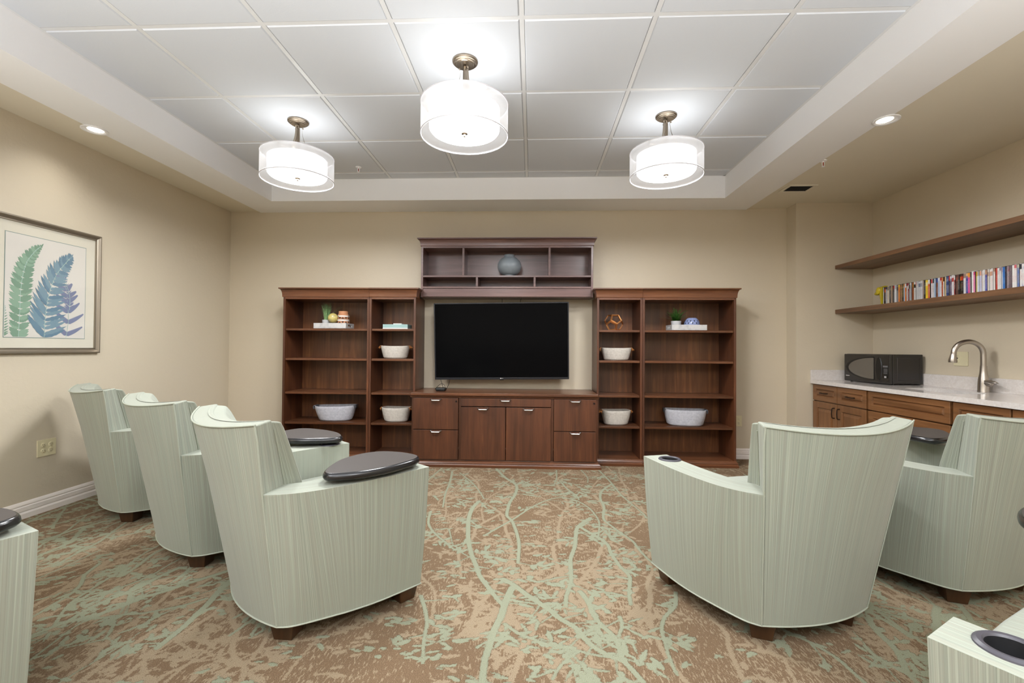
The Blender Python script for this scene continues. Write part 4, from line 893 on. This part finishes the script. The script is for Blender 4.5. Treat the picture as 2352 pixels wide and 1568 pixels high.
MB().loft(rr, 0, True, False, True).build('basin', M['chrome'], sk, org, weld=True, smooth=30)
MB().lathe([(.0, .6445), (.03, .6445), (.04, .643)], (mx_, my_, 0), 24).build('drain', M['grey'], sk, org, weld=True)
# cabinets
def panel(mb, ya_, yb2, za_, zb2, x=CF, raised=True, frame=.055):
    def rg(i, d): return [(x - .019 + d, yy, zz) for yy, zz in ((ya_ + i, za_ + i), (yb2 - i, za_ + i), (yb2 - i, zb2 - i), (ya_ + i, zb2 - i))]
    f = min(frame, (zb2 - za_) * .27)
    seq = [(0, .018), (0, .002), (.003, 0), (f, 0), (f + .002, .004), (f + .006, .012), (f + .010, .012), (f + .034 if f > .05 else f + .020, .002), (f + .036 if f > .05 else f + .022, .001)]
    rs = [rg(*q_) for q_ in seq]; mb.loft(rs, 0, True); mb.poly(rs[-1]); mb.poly(rs[0])
def cab_pull(y, z, vert=False):
    mb = MB(); X = CF - .019
    if vert: pts = [(X, y, z - .048), (X - .022, y, z - .044), (X - .026, y, z - .02), (X - .027, y, z), (X - .026, y, z + .02), (X - .022, y, z + .044), (X, y, z + .048)]
    else: pts = [(X, y - .048, z), (X - .022, y - .044, z), (X - .026, y - .02, z), (X - .027, y, z), (X - .026, y + .02, z), (X - .022, y + .044, z), (X, y + .048, z)]
    mb.tube(cat_rom(pts, 4), .0048, 8); return mb
def cabinet(label, y1, y0, drawers, doors):
    o = thing('base_cabinet', label, 'cabinet', (3.2, (y0 + y1) / 2, 0), 0, 'stained maple base cabinets'); org = o.location
    mb = MB(); X = CF + .001
    mb.box(X, X + .018, y0, y1, .10, .145); mb.box(X, X + .018, y0, y1, .812, .8305); mb.box(X, X + .018, y0, y1, .645, .680)
    for a in (y0, y1 - .03): mb.box(X, X + .018, a, a + .03, .10, .8305)
    mb.box(X + .018, XR - .003, y0, y0 + .016, .10, .8305); mb.box(X + .018, XR - .003, y1 - .016, y1, .10, .8305); mb.box(X + .018, XR - .003, y0, y1, .10, .118); mb.box(XR - .012, XR - .003, y0, y1, .10, .8305)
    mb.build('carcass', M['mapv'], o, org); MB().box(X + .06, X + .075, y0, y1, 0.001, .10).build('toe_kick', M['mapv'], o, org)
    for (a, b, za_, zb2, pull_) in drawers:
        m = MB(); panel(m, a + .003, b - .003, za_, zb2); d = m.build('drawer', M['maph'], o, org, smooth=20, weld=True)
        if pull_: cab_pull((a + b) / 2, (za_ + zb2) / 2).build('handle', M['darkmetal'], d, org)
    for (a, b, za_, zb2, hy) in doors:
        m = MB(); panel(m, a + .003, b - .003, za_, zb2, frame=.058); d = m.build('door', M['mapv'], o, org, smooth=20, weld=True)
        if hy: cab_pull(hy, zb2 - .085, True).build('handle', M['darkmetal'], d, org)
def fix(o):
    for c_ in o.children:
        pass
cabinet('stained maple cabinet at the far corner with two small drawers above two doors', 4.895, 4.117, [(4.508, 4.887, .668, .826, 1), (4.125, 4.508, .668, .826, 1)], [(4.508, 4.887, .125, .658, 4.545), (4.125, 4.508, .125, .658, 4.470)])
cabinet('stained maple sink cabinet with one wide false drawer front under the faucet', 4.115, 3.315, [(3.322, 4.108, .668, .826, 0), (3.322, 4.108, .400, .658, 0), (3.322, 4.108, .125, .392, 0)], [])
cabinet('stained maple cabinet nearest the camera, partly hidden behind the armchair', 3.313, 2.515, [(2.918, 3.306, .668, .826, 0), (2.522, 2.912, .668, .826, 0)], [(2.918, 3.306, .125, .658, None), (2.522, 2.912, .125, .658, None)])
# faucet
fa = thing('kitchen_faucet', 'brushed nickel gooseneck faucet with side lever behind the sink', 'faucet', (3.405, 3.64, .867)); org = fa.location
fx, fy = 3.405, 3.64
MB().lathe([(0, .8675), (.036, .8675), (.036, .870), (.034, .880), (.033, .930), (.030, .965), (.024, 1.0), (.0205, 1.035), (.020, 1.065), (0, 1.065)], (fx, fy, 0), 32).build('body', M['nickel'], fa, org, weld=True, smooth=40)
sp = [(fx, fy, 1.064), (fx, fy, 1.13)] + [(fx - .095 + .095 * cos(a), fy + .03 * (1 - cos(a)) / 2, 1.155 + .092 * sin(a)) for a in [pi * i / 14 * 1.02 for i in range(15)]] 
MB().tube(cat_rom(sp, 3), .0175, 20).build('spout', M['nickel'], fa, org)
e = Vector(sp[-1]); MB().tube([e + Vector((.001, 0, .004)), e + Vector((-.003, 0, -.006)), e + Vector((-.006, .001, -.050)), e + Vector((-.007, .001, -.062))], [.0175, .0185, .0265, .024], 20).build('spray_head', M['nickel'], fa, org)
MB().ell(e + Vector((.015, -.012, -.03)), .004, .004, .006, n=8, m=6).build('spray_button', M['black'], fa, org)
mb = MB(); mb.tube([(fx, fy, .935), (fx + .004, fy - .05, .937), (fx + .004, fy - .068, .937)], [.022, .024, .012], 18); mb.ell((fx - .008, fy - .062, .948), .018, .058, .0095, Matrix.Rotation(.12, 3, 'X'), n=18, m=10); mb.build('lever', M['nickel'], fa, org, smooth=60)
# microwave
mw = thing('microwave', 'black countertop microwave in the corner with an oval door window', 'microwave', (3.185, 4.24, .867), R(4)); wd, dp, ht = .545, .285, .262
mb = MB(); mb.box(0.012, dp, 0, wd, .012, .012 + ht); mb.build('casing', M['mbody'], mw, bevel=.004)
mb = MB(); mb.box(-.014, .0115, 0.002, wd, .008, .010 + ht); fr_ = mb.build('front_panel', M['mbody'], mw, bevel=.006, seg=3)
dr = MB(); q = []
for i in range(40):
    a = pi / 2 + pi * i / 39; q.append((.150 + .30 + .0 - 0, 0))
cy_, czw = .175, .142; pts = []
for i in range(33):
    a = -pi / 2 + pi * i / 32; pts.append((cy_ + .31 * cos(a) ** 1.0, czw + .098 * sin(a)))
ring = lambda k, d: [(d, cy_ + (y - cy_) * k + (.0 if y > cy_ + .001 else 0), czw + (z - czw) * k) for y, z in pts]
dr.loft([ring(1.10, -.0150), ring(1.10, -.0175), ring(1.02, -.0170), ring(1.0, -.0155)], 0, True); dr.build('door_rim', M['black'], mw)
dw = MB(); dw.poly(ring(1.0, -.0158)); dw.build('door_window', M['mwin'], mw, smooth=0)
hd = MB(); hd.loft([[(-.0145, y, czw + z) for y, z in [(.118 + .035 * cos(a), .108 * sin(a)) for a in [2 * pi * i / 24 for i in range(24)]]], [(-.0200, y, czw + z) for y, z in [(.118 + .030 * cos(a), .104 * sin(a)) for a in [2 * pi * i / 24 for i in range(24)]]]], 0, True, True, True); hd.build('door_handle', M['black'], mw)
kp = MB(); kp.box(-.0165, -.0145, .018, .078, .060, .175); pnl = kp.build('control_panel', M['black'], mw, bevel=.001)
bt = MB()
for z in (.166, .158): bt.box(-.0172, -.0164, .022, .072, z, z + .004)
for z in (.10, .108): 
    for y in (.028, .042, .056): bt.box(-.0172, -.0164, y, y + .007, z, z + .0035)
for z in (.118, .126, .134, .142):
    for y in (.026, .040, .054): bt.box(-.0169, -.0164, y, y + .009, z, z + .0025)
bt.build('button', plain('keypad_marks', '8d8d90', .5), pnl)
lb = MB(); lb.box(-.0180, -.0164, .036, .058, .062, .078); lb.build('open_button', M['silver'], pnl, bevel=.001)
nm = MB()
for i in range(6): nm.box(-.0148, -.0139, .515 - i * .008, .521 - i * .008, .056, .063)
nm.build('nameplate', M['silver'], mw)
kn = MB()
for (x, y) in ((.03, .02), (.03, .5), (.26, .02), (.26, .5)): kn.lathe([(0, 0.0005), (.010, .0005), (.012, .012), (0, .012)], (x, y, 0), 12)
kn.build('foot', M['blackm'], mw)
rc = MB(); rc.loft([[(x, -.0005 - d, z) for x, z in ((.05 + i, .04 + i), (.262 - i, .04 + i), (.262 - i, .245 - i), (.05 + i, .245 - i))] for i, d in ((0, 0), (.004, .0025), (.008, .0005))], 0, True); rc.build('side_ridge', M['mbody'], mw)
# floating shelves
SX = 3.123
def fshelf(label, z1, z0):
    o = MB().box(SX, XR - .001, 2.05, PY - .001, z0, z1).build('floating_shelf', M['shelf'], None, bevel=.002); tag(o, label, 'shelf', 'floating wood shelves')
fshelf('upper floating brown wood shelf on the right wall', 2.049, 2.011); fshelf('lower floating brown wood shelf holding the row of disc cases', 1.592, 1.550)
bb = thing('cable_box', 'small black plastic box on the upper shelf at the right edge of the view', 'electronics', (3.24, 3.12, 2.049)); org = bb.location
MB().box(3.20, 3.30, 3.0, 3.185, 2.0515, 2.066).build('casing', M['black'], bb, org, bevel=.005); MB().box(3.22, 3.28, 3.03, 3.075, 2.066, 2.078).build('antenna_hub', M['blackm'], bb, org, bevel=.004); MB().box(3.21, 3.29, 3.01, 3.17, 2.0495, 2.0515).build('foot_pad', M['blackm'], bb, org)
# dog bookend
dg = thing('dog_bookend', 'glossy yellow dog head bookend at the far end of the disc cases', 'bookend', (3.40, 4.63, 1.592)); org = dg.location
ye = plain('yellow_glaze', 'cdb82c', .12); hx = 3.395; dy0 = 4.586
mb = MB(); rings = []
for z, ya2, ln, w2 in ((0, .0, .036, .040), (.008, 0, .037, .041), (.03, 0, .037, .041), (.06, 0, .044, .041), (.09, 0, .058, .040), (.12, 0, .070, .040), (.15, 0, .074, .038), (.168, 0, .062, .034), (.178, 0, .044, .026), (.182, 0, .02, .012)):
    ring = []
    for i in range(20):
        a = pi * i / 19; ring.append((hx + w2 * cos(a), dy0 + ln * sin(a), 1.5925 + z * 1.13))
    rings.append(ring)
mb.loft(rings, 0, True, True, True); mb.build('head', ye, dg, org, smooth=70)
mb = MB(); mb.ell((hx, dy0 + .096, 1.592 + .146), .024, .040, .020, Matrix.Rotation(-.2, 3, 'X'), n=20, m=12); mb.ell((hx, dy0 + .054, 1.592 + .168), .037, .040, .037, n=20, m=12); mb.build('muzzle', ye, dg, org, smooth=70)
for s in (-1, 1): mb = MB(); mb.ell((hx + s * .037, dy0 + .050, 1.592 + .162), .012, .025, .036, Matrix.Rotation(.25, 3, 'X'), n=18, m=12); mb.build('ear', ye, dg, org, smooth=70)
mb = MB(); mb.ell((hx, dy0 + .134, 1.592 + .140), .011, .008, .009, n=12, m=8); mb.build('nose', ye, dg, org, smooth=70)
# disc cases
DV_ = """4.5732 d8d8da 201a18 222222|white-topped black
4.5629 3a2a26 d86a30 d8d0c0|black and orange flame
4.5421 b8bcc0 34304a a03040|grey-topped navy
4.5192 d8ccb8 8a7a68 a09078|cream
4.4942 4a4644 c8c8c8 9a9894|charcoal with grey title
4.4762 a08c7c d8b050 6a5a50|tan and gold picture
4.4518 6a6866 d84030 cfcfcf|grey with red lower mark
4.4320 e4e6ea b8bcc4 c4c8d0|glossy white
4.4080 7c7c80 4a4a4c c8c8d0|slate grey
4.3864 e0803c f0c840 f4e090|orange and yellow
4.3672 8a5a3a d8b080 e8d8b0|brown film-scene
4.3440 3c342c e8c860 e8c860|black with gold bands
4.3251 b0bcd0 d89868 8090b0|pale blue fading to tan
4.3106 e87c30 f0f0ee f4d0a0|bright orange
4.2962 e4e0de 8c2430 303030|white over maroon
4.2818 8c3038 c8b4b0 f0d8d0|maroon
4.2696 84868a 50504e b8b8bc|grey photo
4.2515 c4c6cc ececf0 8c8e94|silver
4.2394 9c5c3c f0c030 d0603c|rust with yellow foot
4.2215 eceae8 28282a 3a3a3c|white with black upper title
4.2038 403a38 c05030 a09890|dark brown
4.1920 c8c8ca b8b8bc 8a8a90|wide silver boxed
4.1668 cccccf 707890 505054|silver with dark upper title
4.1457 d6d6d8 a0a0a4 606066|pale grey
4.1267 a88c7c c8b0a0 e0d0c8|taupe
4.1154 24201e 4a4442 d8d4cc|black with white title
4.0930 f0d030 f4e8a0 3a3018|bright yellow
4.0690 d8602c f0e8e0 f4f0ec|orange-red with white square
4.0489 3c3634 989490 b8b0a8|charcoal
4.0380 eceaf0 c84040 c02830|white with small red title
4.0236 d8d8da 303034 404044|white and black cartoon
4.0093 a8c0dc e8e8f0 5880b8|sky blue
3.9916 8c5a48 5060a0 d8c8c0|brown and violet
3.9758 b8c8e0 e8ecf4 7090b8|pale icy blue
3.9584 eae8ee c83038 c04050|white with red lower title
3.9428 b8502c d88a50 e8c0a0|brick red
3.9291 ece4dc 5a3020 704030|white with brown blocks
3.9155 e8d4a0 d8c080 b09858|butter yellow
3.8977 2c4078 c8dcf4 e8f0fc|deep blue planet picture
3.8717 2a2830 e03028 a0a0a8|black with red upper half
3.8627 6a6078 e4e0ec b8b0c8|purple-grey
3.8467 e8e6ea c04848 707078|white with grey title
3.8277 8a2c2c ece0dc f0e8e4|dark red and white
3.8160 6c4a40 a05848 b89080|brown portrait
3.7973 2c2624 5c4038 f0ece4|black with large white title
3.7804 38302c e08030 e8c060|black with orange foot
3.7666 201c1c c03828 b8b0a8|black with red upper panel
3.7484 e4e4e8 a08070 a8a8b0|white with small portrait
3.7289 3844a0 e0b080 f4f4f8|royal blue
3.7096 dc4c98 f0a040 f8d0e4|hot pink
3.6920 a8a4a4 6a6464 707070|ash grey
3.6847 f4f2f0 e8e8e8 c04850|tall white
3.6630 e88cb8 d04078 c82868|pink with crimson heart
3.6486 f0e4a0 e8c040 c8a040|pale yellow
3.6344 d0dcec b0a8a0 a090b0|ice blue portrait
3.6175 d0d0ec e0a890 9088b8|lavender
3.6022 e8e0dc d84830 d05040|white with orange-red panels
3.5911 e8ecee a07868 b0b8b8|plain frosty white
3.5746 5c60b0 c09880 e8e4f4|indigo
3.5583 e0d8cc b89888 b8a898|beige
3.5462 f0ece6 d8a888 706860|ivory with grey title
3.5288 ece8e8 c8a090 d08888|white with rose title
3.5155 e8e4e0 b08870 c4bcb8|off-white
3.5024 c04c40 c84838 e0a098|solid red
3.4867 ececec d8d8d8 b8b8bc|blank white
3.4712 e8e8ea 9088a0 706878|white with violet mark
3.4584 c8c8d4 b8a0b0 e8e8f0|pearl grey
3.4483 3c7cc8 2858a0 a8d0f0|bright mid blue
3.4319 3c3c60 a0a0b0 8888a0|narrow navy
3.4256 948890 a898a0 c8c0c4|mauve
3.4107 8c7c84 a83048 e4e0e0|mauve with crimson top
3.3958 7c6c74 a8989c b0a4a8|dusky plum
3.3824 f2f0f0 ececec d85058|pure white with red script
3.3666 f0eeee d87078 e08890|white with coral top mark
3.3498 6c80b8 c8c4b0 d8d4a0|cornflower blue
3.3356 f0f0f0 404048 d84848|bright white with scarlet title
3.3191 eceaea 3858b0 d05050|white with blue top corner
3.3005""".split('\n')
rows = [(float(l.split()[0]), l.split('|')[0].split()[1:], l.split('|')[1]) for l in DV_[:-1]]; yend = float(DV_[-1]) - .035
rd = random.Random(9); sx = 3.362
def spine(i, b, t, c_):
    m = NT('disc_spine'); v = m.coords('Object', (1, 1, 1)); sep = m.add('ShaderNodeSeparateXYZ'); m.l(v, sep.inputs[0]); z = sep.outputs['Z']
    hi = rd.choice((.145, .15, .16)); zr = m.add('ShaderNodeMapRange'); m.l(z, zr.inputs[0]); zr.inputs[1].default_value = 0; zr.inputs[2].default_value = .19
    st = rd.choice([[(0, 0), (.80, 1)], [(0, 1), (.16, 0)], [(0, 0), (.72, 1), (.88, 0)], [(0, 1), (.10, 0), (.86, 1)]])
    mask = m.ramp(zr.outputs[0], [(p, (q_, q_, q_, 1)) for p, q_ in st], 'CONSTANT')
    nz = m.noise(m.coords('Object', (1, 380, 420)), 1., 2, .6); lo, h2 = sorted((rd.uniform(.18, .4), rd.uniform(.6, .78)))
    win = m.ramp(zr.outputs[0], [(0, (0, 0, 0, 1)), (lo, (1, 1, 1, 1)), (h2, (0, 0, 0, 1))], 'CONSTANT'); tx = m.ramp(nz, [(.53, (0, 0, 0, 1)), (.57, (1, 1, 1, 1))])
    f = m.mix(1., m.mix(1., win, tx, 'MULTIPLY'), (.4, .4, .4, 1), 'MULTIPLY'); col = m.mix(mask, lin(b), lin(t)); soft = m.noise(m.coords('Object', (1, 60, 22)), 1., 2, .5); col = m.mix(m.ramp(soft, [(.5, (0, 0, 0, 1)), (.75, (.6, .6, .6, 1))]), col, lin(t)); col = m.mix(f, col, lin(c_)); m.set(Base_Color=col, Roughness=.22); return m.m
case_m = plain('disc_case_black', '1c1c1e', .3); case_w = plain('disc_case_clear', 'c9ccd0', .2)
descs = [r[2] for r in rows]
for i, (y, (b, t, c_), desc) in enumerate(rows):
    y2 = rows[i + 1][0] if i + 1 < len(rows) else yend
    g_ = .0006; h_ = .190 + (.007 if 'tall' in desc else 0) + (0 if 'boxed' in desc else rd.uniform(-.002, .001)); dx = rd.uniform(-.004, .004)
    o = thing('disc_case', '', 'disc case', (3.43, (y + y2) / 2, 1.592), 0, 'disc cases on the lower shelf'); lx0 = sx - 3.43 + dx; hw = (y - y2) / 2 - g_
    white = sum(int(b[k:k + 2], 16) for k in (0, 2, 4)) > 600
    MB().box(lx0, lx0 + .135 - dx * 0 - .001 if False else lx0 + .128, -hw, hw, .0004, h_).build('case', case_w if white and i % 2 else case_m, o)
    MB().box(lx0 - .0006, lx0 + .001, -hw + .0004, hw - .0004, .0025, h_ - .003).build('spine_sleeve', spine(i, b, t, c_), o)
    prev = descs[i - 1] if i else None; nxt = descs[i + 1] if i + 1 < len(rows) else None
    sh = lambda s: ' '.join(s.split()[:4]).rstrip(',').replace(' with', '') if len(s.split()) > 4 else s
    if not prev: lab = '%s disc case touching the yellow dog bookend' % desc
    elif not nxt: lab = '%s disc case at the right edge of the view' % desc
    else: lab = '%s disc case right of the %s one' % (desc, prev)
    w_ = lab.split(); o['label'] = ' '.join(w_[:16])
